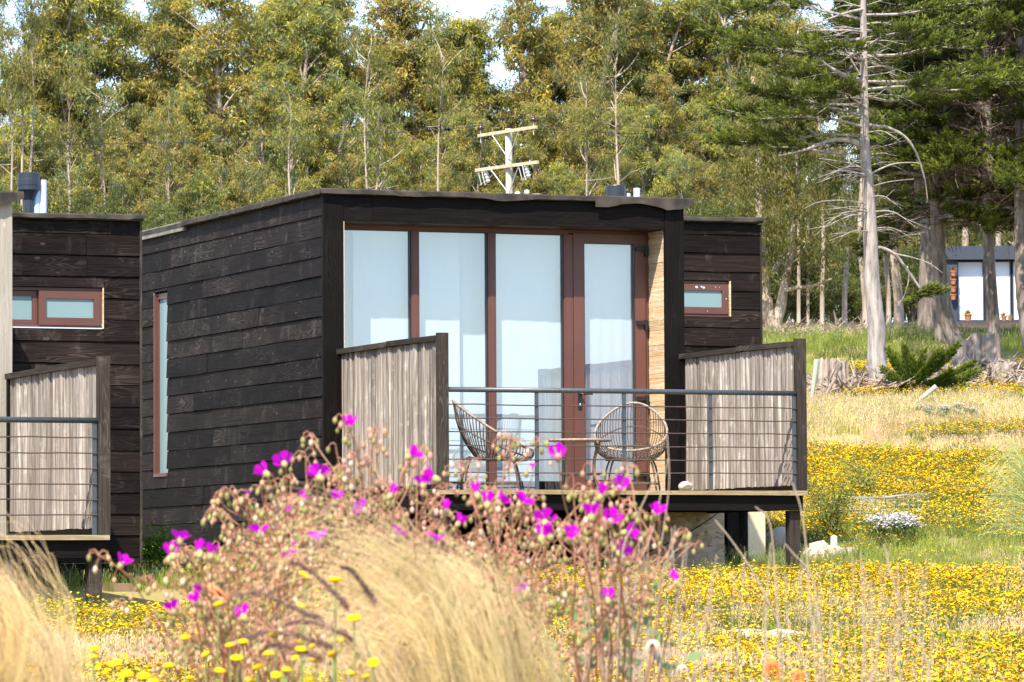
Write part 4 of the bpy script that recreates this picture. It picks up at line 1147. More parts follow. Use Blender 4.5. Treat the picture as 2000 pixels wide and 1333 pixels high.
for i in range(70):
    py = r.uniform(-40, 470); s_ = r.choice([-1, 1]); Ln = r.uniform(30, 125) * (1 if s_ < 0 else .75)
    x0 = np.interp(py, [-80, 200, 400, 480], [1684, 1688, 1698, 1700]); dz = r.normal(-4, 14)
    dd = r.uniform(-1.6, 1.6)
    pts = [at(x0, py, D0), at(x0 + s_ * Ln * .5, py + dz * .2 - 4, D0 + dd * .5), at(x0 + s_ * Ln, py + dz + r.uniform(0, 12), D0 + dd)]
    q = bez(np.array(pts) - P[0], 5)
    tw.tube(q, np.linspace(.014, .003, len(q)), 4, caps=False)
    for k in range(3):
        a_ = q[r.integers(3, len(q) - 1)]; e_ = a_ + np.array([s_ * r.uniform(.1, .4), r.normal(0, .15), r.normal(-.03, .12)])
        tw.tube([a_, e_], [.006, .002], 3, caps=False)
tw.build('twigs', M['pale_bark'], pt)
w, lf = MB(), MB()
for (px, py, az, L, dns) in [(1690, 40, 3.3, 2.2, .8), (1690, 75, 2.9, 2.5, .9), (1690, 105, 3.6, 2.3, .9), (1688, 95, 5.2, 1.6, .9), (1690, 118, 4.2, 1.5, .9), (1688, 30, .1, 2.0, .8), (1690, 60, .5, 2.0, .8), (1690, 110, -.3, 1.8, .9), (1694, 175, -.4, 2.1, 1), (1694, 160, .3, 2.6, 1), (1694, 205, 3.4, 2.0, .9), (1694, 215, 4.1, 1.6, 1), (1694, 228, 3.0, 2.4, .8), (1696, 250, 3.7, 2.0, .8), (1697, 265, 3.0, 2.3, .7), (1620, 285, 3.2, 1.7, .9), (1640, 300, 3.5, 1.3, .7), (1696, 190, .9, 2.0, .9)]:
    cyp_branch(w, lf, at(px, py, D0) - P[0], az, L, r.uniform(-.02, .12), r, thick=.028, dens=dns, bare=.3, dead=.25)
for (a_, b_) in (((1786, 578), (1852, 562)), ((1790, 575), (1828, 556)), ((1795, 578), (1775, 588))):
    q0, q1 = at(*a_, D0) - P[0], at(*b_, D0) - P[0]
    for f_ in (0, .3, .6): sprays(lf, q0 + (q1 - q0) * f_, q0 + (q1 - q0) * (f_ + .4), r, n=80, rad=.10)
w.build('branches', [M['pale_bark'], M['dead_twig']], pt)['kind'] = 'stuff'; lf.build('crown', M['cyp_leaf'], pt)

# ------------------------------------------------------------------ utility pole
M['pole'] = barkmat('bleached_pole_timber', (.28, .235, .19), (.42, .37, .31), (.50, .46, .40), 7)
M['arm'] = barkmat('bleached_crossarm', (.38, .30, .18), (.50, .42, .28), (.58, .51, .38), 7)
M['galv'] = plain('galvanised_steel', (.55, .55, .56), .4, .5, metal=.3)
M['porc'] = plain('brown_porcelain', (.07, .028, .022), .25, .5)
M['porcw'] = plain('white_porcelain', (.62, .63, .60), .35, .5)
PD = 122.0
pb = ground_pt(997, PD)
pole = empty('utility_pole', pb, 0, 'pale wooden utility pole with two slanting crossarms rising above the cabin roof', 'utility pole')
ptop = at(993, 252, PD) - pb
m = MB(); q = np.linspace(0, 1, 6)[:, None]; m.tube(np.array([at(1000, 700, PD)[0] - pb[0], 0, 0]) * (1 - q) + ptop * q, np.linspace(.125, .09, 6), 12)
m.build('pole', M['pole'], pole, smooth=True)
def arm_ends(pxl, pyl, pxr, pyr):
    a_ = at(pxl, pyl, PD + 1.15) - pb; b_ = at(pxr, pyr, PD - 1.15) - pb
    z = (a_[2] + b_[2]) / 2; a_[2] = z; b_[2] = z; return a_ + [-.0, -.12, 0], b_ + [0, -.12, 0]
for k, (e1, e2) in enumerate((((935, 266), (1047, 250)), ((930, 333), (1050, 319)))):
    a_, b_ = arm_ends(*e1, *e2); ax = unit(b_ - a_); sd = np.array([-ax[1], ax[0], 0]); mid = (a_ + b_) / 2
    m = MB(); m.obox(mid, ax, sd, (0, 0, 1), np.linalg.norm(b_ - a_) / 2, .04, .042); m.build('crossarm', M['arm'], pole)
    for s_ in (-1, 1):
        m = MB(); p_ = mid + ax * s_ * .62 * 1.0 + sd * .0 + [0, 0, -.06] - sd * .055; q_ = np.array([ptop[0] * .99, 0, mid[2] - .72]) + [0, -.11, 0]
        m.tube([p_, q_], .014, 5); m.build('brace', M['galv'], pole)
    if k == 0:
        for e in (a_ + ax * .1, b_ - ax * .12):
            m = MB(); m.tube([e + [0, 0, -.2], e + [0, 0, .16]], .012, 5); m.build('insulator_pin', M['galv'], pole)
            m = MB(); h_ = np.array([0, .03, .05, .09, .12, .15, .19, .21]); m.tube(e + np.c_[np.zeros(8), np.zeros(8), .14 + h_], [.05, .085, .09, .085, .05, .03, .045, .03], 12); m.build('insulator', M['porc'], pole, smooth=True)
    else:
        for e, s_ in ((a_ + ax * .25, 1), (b_ - ax * .7, 1)):
            m = MB(); m.tube([e + [0, -.08, .02], e + [.05, -.1, -.25], e + [.10, -.1, -.42]], .016, 5); m.tube([e + [-.08, -.08, -.1], e + [.0, -.1, -.42]], .012, 5); m.build('fuse_link', M['galv'], pole)
            m = MB(); h_ = np.linspace(0, 1, 9); m.tube(e + [.1, -.1, -.02] + np.c_[h_ * .08, h_ * 0, -h_ * .33], [.04, .065, .04, .065, .04, .065, .04, .065, .04], 8); m.build('fuse_cutout', M['porcw'], pole)
            m = MB(); m.tube(bez([e + [.2, -.06, .1], e + [.22, -.1, 0], e + [.28, -.06, -.08]], 3), .015, 5); m.build('bracket', M['galv'], pole)
# third, lower arm that just shows its insulators over the roof edge
a_, b_ = arm_ends(948, 396, 1052, 384); mid = (a_ + b_) / 2; ax = unit(b_ - a_); sd = np.array([-ax[1], ax[0], 0])
m = MB(); m.obox(mid, ax, sd, (0, 0, 1), np.linalg.norm(b_ - a_) / 2, .05, .05); m.build('crossarm', M['arm'], pole)
for px in (1011, 1029):
    e = at(px, 386, PD - .4) - pb; e[1] = mid[1] + (e[0] - mid[0]) * ax[1] / ax[0]
    e[2] = mid[2] + .05
    m = MB(); m.tube(e + np.c_[np.zeros(5), np.zeros(5), np.array([0, .05, .08, .12, .14])], [.04, .07, .075, .05, .02], 10); m.build('insulator', M['porcw'], pole, smooth=True)
for k, (e, far) in enumerate((((938, 246), (-300, 262)), ((1041, 230), (-300, 275)), ((938, 246), (2300, 240)), ((1041, 230), (2300, 262)))):
    p0 = at(*e, PD); p1 = at(*far, PD + (6 if k < 2 else 10)); tt = np.linspace(0, 1, 24)[:, None]
    Pw = p0 * (1 - tt) + p1 * tt; Pw[:, 2] -= (4 * tt * (1 - tt))[:, 0] * .35
    m = MB(); m.tube(Pw, .006, 4); o = m.build('power_line', M['vent'])
    tag(o, ['thin power line from the pole\'s left insulator leading left', 'thin power line from the pole\'s right insulator leading left', 'thin power line from the pole\'s left insulator leading right', 'thin power line from the pole\'s right insulator leading right'][k], 'power line')

# ------------------------------------------------------------------ the far hut with a white window
HD = 128.0
hb = at(1848, 642, HD)
hut = empty('hut', hb, 0, 'small dark hut with a big white window far behind the cypress trunks', 'hut')
sc_ = HD / FPX
def hx(px): return (px - 1848) * sc_
def hz(py): return (642 - py) * sc_
M['hutwall'] = plain('slate_blue_cladding', (.045, .055, .075), .6, .3)
M['hutwin'] = plain('white_curtained_pane', (.80, .84, .86), .25, .4)
m = MB(); m.box(hx(1843), hx(2090), -.25, 3.0, hz(508), hz(482)); m.build('roof', M['hutwall'], hut)
m = MB(); m.box(hx(1848), hx(1870), -.15, 2.9, hz(629), hz(509)); m.box(hx(2060), hx(2085), -.15, 2.9, hz(629), hz(509)); m.box(hx(1871), hx(2059), 2.6, 2.8, hz(629), hz(509)); m.build('wall', M['hutwall'], hut)
for a_, b_ in ((1872, 1922), (1927, 1975), (1980, 2056)):
    w_ = bpy.data.objects.new('window', None); COL.objects.link(w_); w_.parent = hut
    m = framebox(hx(a_) - .02, hx(b_) + .02, hz(628), hz(509.5), .05, .13, .035); m.build('frame', M['hutwall'], w_)
    m = MB(); m.box(hx(a_) + .015, hx(b_) - .015, .09, .10, hz(625), hz(512)); m.build('pane', M['hutwin'], w_)
m = MB(); m.box(hx(1843), hx(2090), -.6, 3.0, hz(643), hz(629.5)); m.build('floor_edge', M['hutwall'], hut)
for px in (1855, 1960, 2070):
    m = MB(); m.box(hx(px), hx(px) + .15, .1, .25, -2.2, hz(644)); m.build('stilt', M['hutwall'], hut)
m = MB(); m.box(hx(1850), hx(2080), .9, 1.0, -2.2, hz(645)); m.build('underfloor_shade', M['sheath_shade'], hut)  # added black sheet, paints the dark void below the hut
M['terracotta'] = plain('terracotta', (.42, .17, .08), .8, .2)
M['potplant'] = leafmat('pot_plant_leaf', .3)
def pot(px, py, s_, lab, lean=0, leafc=(.16, .25, .04)):
    p_ = at(px, py, HD - .4 if py > 600 else HD - .3)
    o = empty('flower_pot', p_, 0, lab, 'flower pot')
    m = MB(); m.tube([(0, 0, 0), (0, 0, s_ * .8), (0, 0, s_ * .8), (0, 0, s_)], [s_ * .38, s_ * .5, s_ * .58, s_ * .58], 12); m.build('pot', M['terracotta'], o)
    lf = MB(); n = 40; D = unit(RNG.normal(0, .6, (n, 3)) + [0, 0, 1]); lf.leaves(np.tile([0, 0, s_ * .9], (n, 1)) + RNG.normal(0, s_ * .15, (n, 3)), D, unit(np.cross(D, RNG.normal(0, 1, (n, 3)))), RNG.uniform(.5, 1.1, n) * s_, np.full(n, s_ * .16), np.tile(leafc, (n, 1))); lf.build('plant', M['potplant'], o)
pot(1891, 628, .2, 'terracotta pot with a spiky plant under the left pane of the far hut')
pot(1961, 628, .15, 'low terracotta pot under the middle of the far hut window', leafc=(.2, .12, .04))
pot(1973, 628, .12, 'smallest terracotta pot beside the right trunk at the far hut')
for k, py in enumerate((540, 556, 571, 586)):
    pot(1862, py, .15, 'terracotta wall pot on the far hut, ' + ['topmost', 'second from the top', 'third from the top', 'lowest'][k] + ' of the column', leafc=(.25, .10, .05))

# ------------------------------------------------------------------ stumps, roots, posts by the trees
M['stump'] = barkmat('grey_splintered_wood', (.13, .095, .075), (.30, .235, .19), (.45, .385, .33), 12)
def stump(label, px, pyb, ytop, d, rad, seed, flare=1.6):
    r = np.random.default_rng(seed)
    b = ground_pt(px, d); o = empty('tree_stump', b, 0, label, 'tree stump')
    H = d * (HOR - ytop) / FPX - b[2]
    n = 22; k = 9; th = np.arange(n) * 2 * math.pi / n
    lob = 1 + .16 * np.sin(th * 3 + r.uniform(0, 6)) + .12 * np.sin(th * 7 + r.uniform(0, 6)) + r.normal(0, .05, n)
    zz = np.linspace(0, 1, k)
    jag = r.uniform(-.16, .12, n)
    V = []
    for z in zz:
        R = rad * lob * (1 + (flare - 1) * (1 - z) ** 3) * (1 + r.normal(0, .03, n))
        V.append(np.c_[R * np.cos(th), R * np.sin(th), z * H * (1 + jag * z ** 3) - .1 * (z == 0)])
    V.append(np.c_[rad * .6 * lob * np.cos(th), rad * .6 * lob * np.sin(th), np.full(n, H * .86) + r.normal(0, .06, n)])
    V.append(np.c_[rad * .1 * np.cos(th), rad * .1 * np.sin(th), np.full(n, H * .8)])
    V = np.array(V).reshape(-1, 3); k = len(V) // n
    i = np.arange(k - 1)[:, None] * n; j = np.arange(n)[None]
    m = MB(); m.add(V, np.stack([i + j, i + (j + 1) % n, i + n + (j + 1) % n, i + n + j], -1).reshape(-1, 4))
    m.build('trunk', M['stump'], o)
    m = MB()
    for q in range(9):
        az = r.uniform(0, 6.28); L = rad * r.uniform(1.6, 3.2); d_ = np.array([math.cos(az), math.sin(az), 0])
        m.tube(bez([d_ * rad * .6 + [0, 0, rad * .8], d_ * (rad + L * .3) + [0, 0, rad * r.uniform(.3, 1.0)], d_ * (rad + L) + [0, 0, r.uniform(-.1, .3)]], 5), np.linspace(rad * .24, rad * .05, 11), 6)
    m.build('root', M['stump'], o)
    return o
stump('big jagged grey stump joined to the leaning cypress', 1900, 770, 662, 84, .34, 1)
stump('low pale stump with a flat top left of the tall pale tree', 1618, 775, 708, 79, .19, 2, 1.3)
stump('small dark stump leaning against the low pale stump', 1640, 765, 712, 79.6, .12, 3, 1.4)
stump('dark short stump behind the bright green young cypress', 1820, 770, 724, 81, .15, 4, 1.2)
stump('broad root crate like stump left of the big jagged stump', 1868, 775, 722, 80, .2, 6, 1.8)
stump('grey splintered stump by the foot of the right hand cypress', 1958, 775, 715, 82, .2, 5, 1.6)
# brushwood: tangled sticks nobody could count
r = np.random.default_rng(9); m = MB()
def sticks(px0, px1, d0, d1, n, h, lw=(.5, 1.3)):
    for i in range(n):
        px = r.uniform(px0, px1); d = r.uniform(d0, d1); b = ground_pt(px, d) + [0, 0, r.uniform(0, h) ** 1]
        L = r.uniform(*lw); az = r.uniform(0, 6.28); el = abs(r.normal(.35, .35))
        e = b + np.array([math.cos(az) * math.cos(el), math.sin(az) * math.cos(el), math.sin(el) * .8]) * L
        m.tube([b, (b + e) / 2 + r.normal(0, .07 * L, 3), e], np.array([.026, .018, .007]) * r.uniform(.5, 1.4), 5, caps=False)
sticks(1585, 1760, 78.5, 81, 260, .22, (.25, .8)); sticks(1840, 2040, 79.5, 83, 300, .22, (.25, .8)); sticks(1760, 1840, 79, 81, 60, .08, (.2, .6)); sticks(1500, 1720, 104, 109, 200, .12, (.2, .7))
tag(m.build('brushwood', M['stump']), 'tangle of grey dead roots and sticks round the stumps', 'brushwood', kind='stuff')
def post(name, label, p_lo, p_hi, d, rad, mat, cat='post', taper=.7):
    a_ = at(*p_lo, d); b_ = at(*p_hi, d - .1)
    m = MB(); q = np.linspace(0, 1, 4)[:, None]; m.tube((a_ * (1 - q) + b_ * q) - a_, np.linspace(rad * taper, rad, 4), 9)
    o = m.build(name, mat); o.location = a_; tag(o, label, cat); return o
post('fence_post', 'pale green leaning post right beside the deck\'s right screen', (1583, 800), (1596, 703), 76.5, .052, plain('pale_green_post', (.33, .40, .33), .8, .2, nscale=9, ncol=(.45, .40, .33), namt=.8), taper=.45)
post('log', 'pale cut pole lying tilted in front of the young cypress', (1786, 790), (1829, 755), 76.5, .045, M['pole'], 'log')
post('fence_post', 'thin grey stick leaning against the low pale stump', (1598, 800), (1632, 738), 77.5, .03, M['stump'])
# young bright cypress lying low
r = np.random.default_rng(77)
yb = ground_pt(1795, 78.5); yc = empty('young_cypress', yb, 0, 'bright green young cypress with upswept arms between the stumps', 'tree')
w, lf = MB(), MB()
for (px, py) in ((1745, 705), (1757, 715), (1860, 688), (1885, 722), (1742, 740), (1800, 712), (1825, 705), (1770, 700), (1750, 778), (1865, 770), (1840, 745), (1785, 725), (1895, 735)):
    e = at(px, py, 78.5 + r.uniform(-.5, .3)) - yb; s0 = np.array([r.normal(0, .08), 0, .25])
    c = bez([s0, s0 * .5 + e * .5 + [0, 0, -.06], e], 6)
    w.tube(c, np.linspace(.03, .008, len(c)), 5, caps=False)
    for k in range(2, len(c) - 1): sprays(lf, c[k], c[k] + unit(c[k + 1] - c[k] + [0, 0, .02]) * .30, r, n=110, rad=.13, base=(.10, .16, .02), L=.085)
w.build('branches', M['cyp_bark'], yc); lf.build('crown', M['cyp_leaf'], yc)

# ------------------------------------------------------------------ meadow: grass and flowers
M['grass'] = leafmat('meadow_grass_blade', .35, .6, .2, .25)
M['petal'] = leafmat('flower_petal', .45, .55, .2, .08)
SRC = bpy.data.collections.new('meadow_sources')
def grass_tuft(name, seed, n, h, spread, c0, c1, head=None, w=.006, bend=.35):
    r = np.random.default_rng(seed); m = MB()
    az = r.uniform(0, 6.28, n); L = r.uniform(.55, 1.1, n) * h
    b = np.c_[r.normal(0, spread, (n, 2)), np.zeros(n)]
    q = np.linspace(0, 1, 4)
    d = np.c_[np.cos(az), np.sin(az)] * (r.uniform(.1, bend, n))[:, None]
    P = np.zeros((n, 4, 3))
    P[..., :2] = b[:, None, :2] + d[:, None] * (q[None, :, None] ** 1.8) * L[:, None, None]
    P[..., 2] = L[:, None] * (q - .12 * q ** 3)[None]
    wd = np.array([1, .85, .55, .12])[None] * w * r.uniform(.7, 1.4, (n, 1))
    t = r.uniform(0, 1, (n, 1))
    col = np.array(c0) * (1 - t) + np.array(c1) * t
    m.ribbons(P, wd, col)
    if head:
        k = int(n * head[0]); T = P[:k, -1]; 
        for j in range(4):
            D = unit(r.normal(0, .35, (k, 3)) + [0, 0, 1]); m.leaves(T - [0, 0, .02 * j], D, unit(np.cross(D, r.normal(0, 1, (k, 3)))), np.full(k, head[2]), np.full(k, head[3]), np.tile(head[1], (k, 1)) * r.uniform(.8, 1.15, (k, 1)))
    o = bpy.data.objects.new(name, m.mesh(name, M['grass'])); SRC.objects.link(o); return o
def flower_clump(name, seed, n, h, spread, petal, size, stemc=(.12, .16, .04)):
    r = np.random.default_rng(seed); m = MB()
    for i in range(n):
        b = np.array([*r.normal(0, spread, 2), 0]); t = b + [*(r.normal(0, .05, 2)), h * r.uniform(.7, 1.15)]
        m.ribbons(np.array([[b, (b + t) / 2 + r.normal(0, .01, 3), t]]), np.array([[.004, .004, .003]]), np.array([stemc]))
        s = size * r.uniform(.7, 1.2) / 2; k = 8; th = np.arange(k) * 2 * math.pi / k
        up = unit(np.array([*r.normal(0, .32, 2), 1.0])); a_ = unit(np.cross(up, [1, .2, 0])); b2 = np.cross(up, a_)
        ring = t + s * (np.cos(th)[:, None] * a_ + np.sin(th)[:, None] * b2) * r.uniform(.85, 1.1, (k, 1))
        V = np.vstack([t + up * s * .35, ring, t - up * s * .35])
        c = np.array(petal) * r.uniform(.82, 1.1)
        m.add(V, [(0, 1 + j, 1 + (j + 1) % k) for j in range(k)] + [(k + 1, 1 + (j + 1) % k, 1 + j) for j in range(k)], np.vstack([c * [.95, .8, 1], np.tile(c, (k, 1)), [stemc]]), 1)
        for j in range(3):
            P0 = b + (t - b) * r.uniform(.1, .8); D = unit(r.normal(0, .6, 3) + [0, 0, .5])[None]
            m.leaves(P0[None], D, unit(np.cross(D, r.normal(0, 1, (1, 3)))), [.05], [.008], np.array([stemc]))
    o = bpy.data.objects.new(name, m.mesh(name, [M['grass'], M['petal']])); SRC.objects.link(o); return o

def scatter(name, pts, scale, sources, label, cat, seed=0, tilt=.12):
    """ONE object: points carrying instanced tufts"""
    r = np.random.default_rng(seed); n = len(pts)
    me = bpy.data.meshes.new(name); me.vertices.add(n); me.vertices.foreach_set('co', np.asarray(pts, np.float32).ravel())
    a = me.attributes.new('rot', 'FLOAT_VECTOR', 'POINT'); a.data.foreach_set('vector', np.c_[r.normal(0, tilt, (n, 2)), r.uniform(0, 6.28, n)].astype(np.float32).ravel())
    a = me.attributes.new('scl', 'FLOAT_VECTOR', 'POINT'); s = np.asarray(scale, float) if np.ndim(scale) else np.full(n, scale); a.data.foreach_set('vector', np.c_[s, s, s].astype(np.float32).ravel())
    a = me.attributes.new('pick', 'INT', 'POINT'); a.data.foreach_set('value', r.integers(0, len(sources), n).astype(np.int32))
    o = bpy.data.objects.new(name, me); COL.objects.link(o)
    ng = bpy.data.node_groups.new(name, 'GeometryNodeTree')
    ng.interface.new_socket('Geometry', in_out='INPUT', socket_type='NodeSocketGeometry'); ng.interface.new_socket('Geometry', in_out='OUTPUT', socket_type='NodeSocketGeometry')
    gi = ng.nodes.new('NodeGroupInput'); go = ng.nodes.new('NodeGroupOutput')
    iop = ng.nodes.new('GeometryNodeInstanceOnPoints')
    g2i = ng.nodes.new('GeometryNodeGeometryToInstance')
    for so in reversed(sources):
        oi = ng.nodes.new('GeometryNodeObjectInfo'); oi.inputs['Object'].default_value = so; oi.inputs['As Instance'].default_value = False
        ng.links.new(oi.outputs['Geometry'], g2i.inputs[0])
    def attr(nm, ty):
        x = ng.nodes.new('GeometryNodeInputNamedAttribute'); x.data_type = ty; x.inputs['Name'].default_value = nm; return x.outputs['Attribute']
    ng.links.new(gi.outputs[0], iop.inputs['Points']); ng.links.new(g2i.outputs[0], iop.inputs['Instance'])
    iop.inputs['Pick Instance'].default_value = True
    ng.links.new(attr('pick', 'INT'), iop.inputs['Instance Index'])
    ng.links.new(attr('rot', 'FLOAT_VECTOR'), iop.inputs['Rotation'])
    ng.links.new(attr('scl', 'FLOAT_VECTOR'), iop.inputs['Scale'])
    ng.links.new(iop.outputs[0], go.inputs[0])
    md = o.modifiers.new('scatter', 'NODES'); md.node_group = ng
    return tag(o, label, cat, kind='stuff')

GREEN = [grass_tuft(f'green_tuft_{i}', 300 + i, 26, .17, .07, (.20, .27, .035), (.40, .42, .07)) for i in range(3)]
DRY = [grass_tuft(f'dry_tuft_{i}', 310 + i, 26, .20, .08, (.80, .61, .30), (.58, .50, .15), head=(.6, (.62, .47, .27), .035, .008), w=.005) for i in range(3)]
PINK = [grass_tuft(f'pink_tuft_{i}', 320 + i, 24, .18, .08, (.82, .58, .32), (.74, .54, .24), head=(.9, (.62, .42, .28), .03, .009), w=.0045) for i in range(2)]
TALL = [grass_tuft(f'tall_tuft_{i}', 330 + i, 22, .55, .09, (.12, .19, .03), (.27, .30, .07), head=(.25, (.5, .45, .2), .05, .008), w=.010, bend=.5) for i in range(3)]
YEL = [flower_clump(f'yellow_clump_{i}', 340 + i, 26, .14, .13, (.95, .68, .005), .022) for i in range(4)]
WHI = [flower_clump(f'white_clump_{i}', 350 + i, 26, .20, .09, (.86, .86, .82), .032) for i in range(2)]

r = np.random.default_rng(12)
def field(d0, d1, dens, pad=1.12, x0=-1e9, x1=1e9):
    """random ground points in the wedge of land in front of the camera"""
    out = []
    d = np.arange(d0, d1, 1.0)
    for a_ in d:
        hw = a_ * 1000 / FPX * pad + 1.0
        n = r.poisson(dens * 2 * hw * 1.0)
        x = r.uniform(-hw, hw, n); y = a_ + r.uniform(0, 1, n)
        out.append(np.c_[x, y])
    p = np.concatenate(out)
    k = (p[:, 0] > x0) & (p[:, 0] < x1)
    return p[k]
def on_ground(p, dz=0): return np.c_[p, gz(p[:, 0], p[:, 1]) + dz]
def pxx(p): return p[:, 0] / p[:, 1] * FPX + 1000
def under(p, o, x0, x1, y0, y1):
    q = p - np.array(o[:2]); a_ = q @ U; b_ = q @ V_; return (a_ > x0) & (a_ < x1) & (b_ > y0) & (b_ < y1)
def fbm(p, s, ox=0):
    return np.array([mnoise.noise(Vector((a_ / s + ox, b_ / s * .6 + ox * 1.7, .5))) for a_, b_ in p])
def drop(p):
    c1_ = at(1480, 1250, 35.2); c2_ = at(1528, 1085, 54)
    k = (np.hypot((p[:, 0] - c1_[0]) / .46, (p[:, 1] - 33.2) / 2.6) > 1) & (np.hypot((p[:, 0] - c2_[0] - .15) / .45, (p[:, 1] - 52.6) / 1.6) > 1)
    p = p[k]; k = ~under(p, O_main, -.1, 5.8, .4, 9.4) & ~under(p, O_left, .0, 5.8, .4, 9.4)
    return p[k]
EDGEx = .58                                            # field seen right of the cabin
def yellow_w(p):
    """how much of the ground is in yellow flower, from the drifts seen in the meadow"""
    x, y = p[:, 0], p[:, 1]; n = fbm(p, 2.4, 3.1)
    px = pxx(p); yp = HOR - gz(x, y) / y * FPX
    w_ = np.interp(yp, [640, 690, 700, 765, 775, 840, 848, 866, 872, 884, 892, 955, 975, 1010, 1060, 1100, 1118, 1175, 1200, 1235, 1260, 1333, 1400], [.0, .0, .25, .25, 0, .02, .10, .12, .05, .35, 1.0, 1.0, .7, .6, .5, .35, .75, 1.0, .65, .5, .75, .8, .8])
    w_ = w_ * np.clip(1 + n * 3.2, .06, 1.6)
    right = sstep(1650, 1900, px); w_ = np.where((yp > 843) & (yp < 872), w_ * (.1 + 6 * right), w_)
    w_ = np.where((yp > 990) & (yp < 1105) & (px > 1600), w_ * .55, w_)
    w_ = np.where((yp > 700) & (yp < 790), 1.0 * (px > 1660), w_)
    w_ = np.where(under(p, O_main, -1.0, 6.5, -1.5, 9.5) | under(p, O_left, -1, 6.5, -1.5, 9.5), w_ * .12, w_)
    return w_
p = drop(field(20, 88, 32)); wq = yellow_w(p); p = p[r.uniform(0, 1, len(p)) < wq]
near = p[:, 1] < 50
scatter('yellow_meadow_flowers', on_ground(p), r.uniform(.8, 1.25, len(p)) * np.where(near, 1, 1.15), YEL, 'drifts of small yellow flowers all over the meadow', 'flowers', 1)
def band(p, a_, b_): 
    yp = HOR - gz(p[:, 0], p[:, 1]) / p[:, 1] * FPX; return (yp > a_) & (yp < b_)
pg = drop(field(18, 104, 20)); n1 = fbm(pg, 3.0, 8.2); yp = HOR - gz(pg[:, 0], pg[:, 1]) / pg[:, 1] * FPX
gw = np.interp(yp, [640, 700, 780, 800, 850, 900, 960, 1000, 1100, 1118, 1180, 1215, 1260, 1333], [1, .8, .35, .35, .15, .2, .6, .9, 1, .6, .4, .75, .3, .25]) + n1 * .9 + .12
near_c = under(pg, O_main, -1.2, 6.8, -.9, 9.6) | under(pg, O_left, -1, 6.6, -.8, 9.6); gw = np.where(near_c, 1.2, gw)
k = r.uniform(0, 1, len(pg)) < gw
scatter('green_meadow_grass', on_ground(pg[k]), r.uniform(.6, 1.15, k.sum()), GREEN, 'short green grass of the meadow', 'grass', 2)
rest = pg[~k]; yr = yp[~k]
pk = (r.uniform(0, 1, len(rest)) < np.interp(yr, [640, 830, 850, 900, 1000, 1230, 1333], [.2, .2, .75, .7, .3, .4, .7]))
scatter('dry_meadow_grass', on_ground(rest[~pk]), r.uniform(.6, 1.1, (~pk).sum()), DRY, 'pale straw coloured grass with seed heads', 'grass', 3)
scatter('pinkish_meadow_grass', on_ground(rest[pk]), r.uniform(.6, 1.05, pk.sum()), PINK, 'pinkish tan dry grass drifts in the meadow', 'grass', 4)
# the pale band of tall dry grass in front of the stumps
pb_ = field(71.5, 77.5, 34, x0=3.5); k = r.uniform(0, 1, len(pb_)) < .8
scatter('pale_grass_band', on_ground(pb_), r.uniform(.9, 1.45, len(pb_)), DRY + GREEN, 'band of tall pale grass in front of the stumps', 'grass', 5)
# tall green grass: behind the trees' feet, round the stilts, right of the cabin
pt1 = field(90, 104, 4, x0=4.5); pt2 = drop(field(47, 56, 14, x0=3.2)); pt2 = pt2[r.uniform(0, 1, len(pt2)) < .4]
pt3 = drop(field(38, 48, 18)); pt3 = pt3[(under(pt3, O_left, -1.2, 6.4, -.3, 7) | under(pt3, O_main, -1.0, 6.2, -.4, 2)) & (r.uniform(0, 1, len(pt3)) < .8)]
pa = np.vstack([pt1, pt2, pt3]); sc3 = np.concatenate([np.full(len(pt1), .8), np.where(pt2[:, 1] > 49, .55, .3), np.full(len(pt3), .26)]) * r.uniform(.6, 1.15, len(pa))
scatter('tall_green_grass', on_ground(pa), sc3, TALL, 'taller bright green grass round the stilts and right of the cabin', 'grass', 6)
# grass growing in the shade at the cabins' edges
pe = field(40, 58, 30); k = (under(pe, O_main, -.2, 6.0, -.2, 1.3) | under(pe, O_main, 3.2, 6.2, 3.0, 5.6) | under(pe, O_left, 3.0, 6.4, 3.5, 9.4)); pe = pe[k]
scatter('shaded_grass', on_ground(pe), r.uniform(.25, .5, len(pe)), TALL[:2] + GREEN[:1], 'green grass in the shade along the cabin stilts', 'grass', 7)
# white flowers
c_ = at(1745, 1048, 54.0); q = np.c_[r.normal(c_[0], .075, 60), r.normal(54, .15, 60)]
scatter('white_flower_patch', on_ground(q, .10), r.uniform(.8, 1.2, len(q)), WHI, 'dense round patch of white flowers right of the deck', 'flowers', 8)
q = np.c_[r.uniform(6.35, 7.15, 34), r.normal(72.6, .6, 34)]
scatter('white_flower_drift', on_ground(q, .22), r.uniform(.3, .55, len(q)), WHI, 'thin scattered drift of white flowers in the pale grass', 'flowers', 9)

# ------------------------------------------------------------------ things lying in the meadow
def rubble(name, label, px, py, d, w_, dep, hgt, n, seed, cat, mat, flat=.35):
    r = np.random.default_rng(seed); b = at(px, py, d); b[2] = float(gz(b[0], d)); o = empty(name, b, 0, label, cat)
    for i in range(n):
        m = MB(); x_ = r.uniform(-w_, w_); y_ = r.uniform(-dep, dep); s = r.uniform(.5, 1.1)
        sx = s * w_ * .42; m.blob((x_, y_, hgt * .4 * s), sx, sx * r.uniform(.6, 1), hgt * s * (flat + .5), 9, 5, jit=.13)
        m.build('stone', mat, o)
    return o
rubble('rubble_patch', 'flat patch of pale sandy rubble in the yellow meadow, lower right', 1480, 1252, 34.6, .34, .5, .06, 16, 3, 'rubble', M['gravel'])
rubble('rock_pile', 'pale rocks in the shade left of the big cabin, by its tall window', 272, 1132, 46.5, .18, .2, .09, 6, 4, 'rocks', M['gravel'])
rubble('rock_pile', 'light rubble tailing off to the right of the deck stilt', 1625, 1088, 53, .26, .15, .10, 9, 5, 'rocks', M['gravel'])
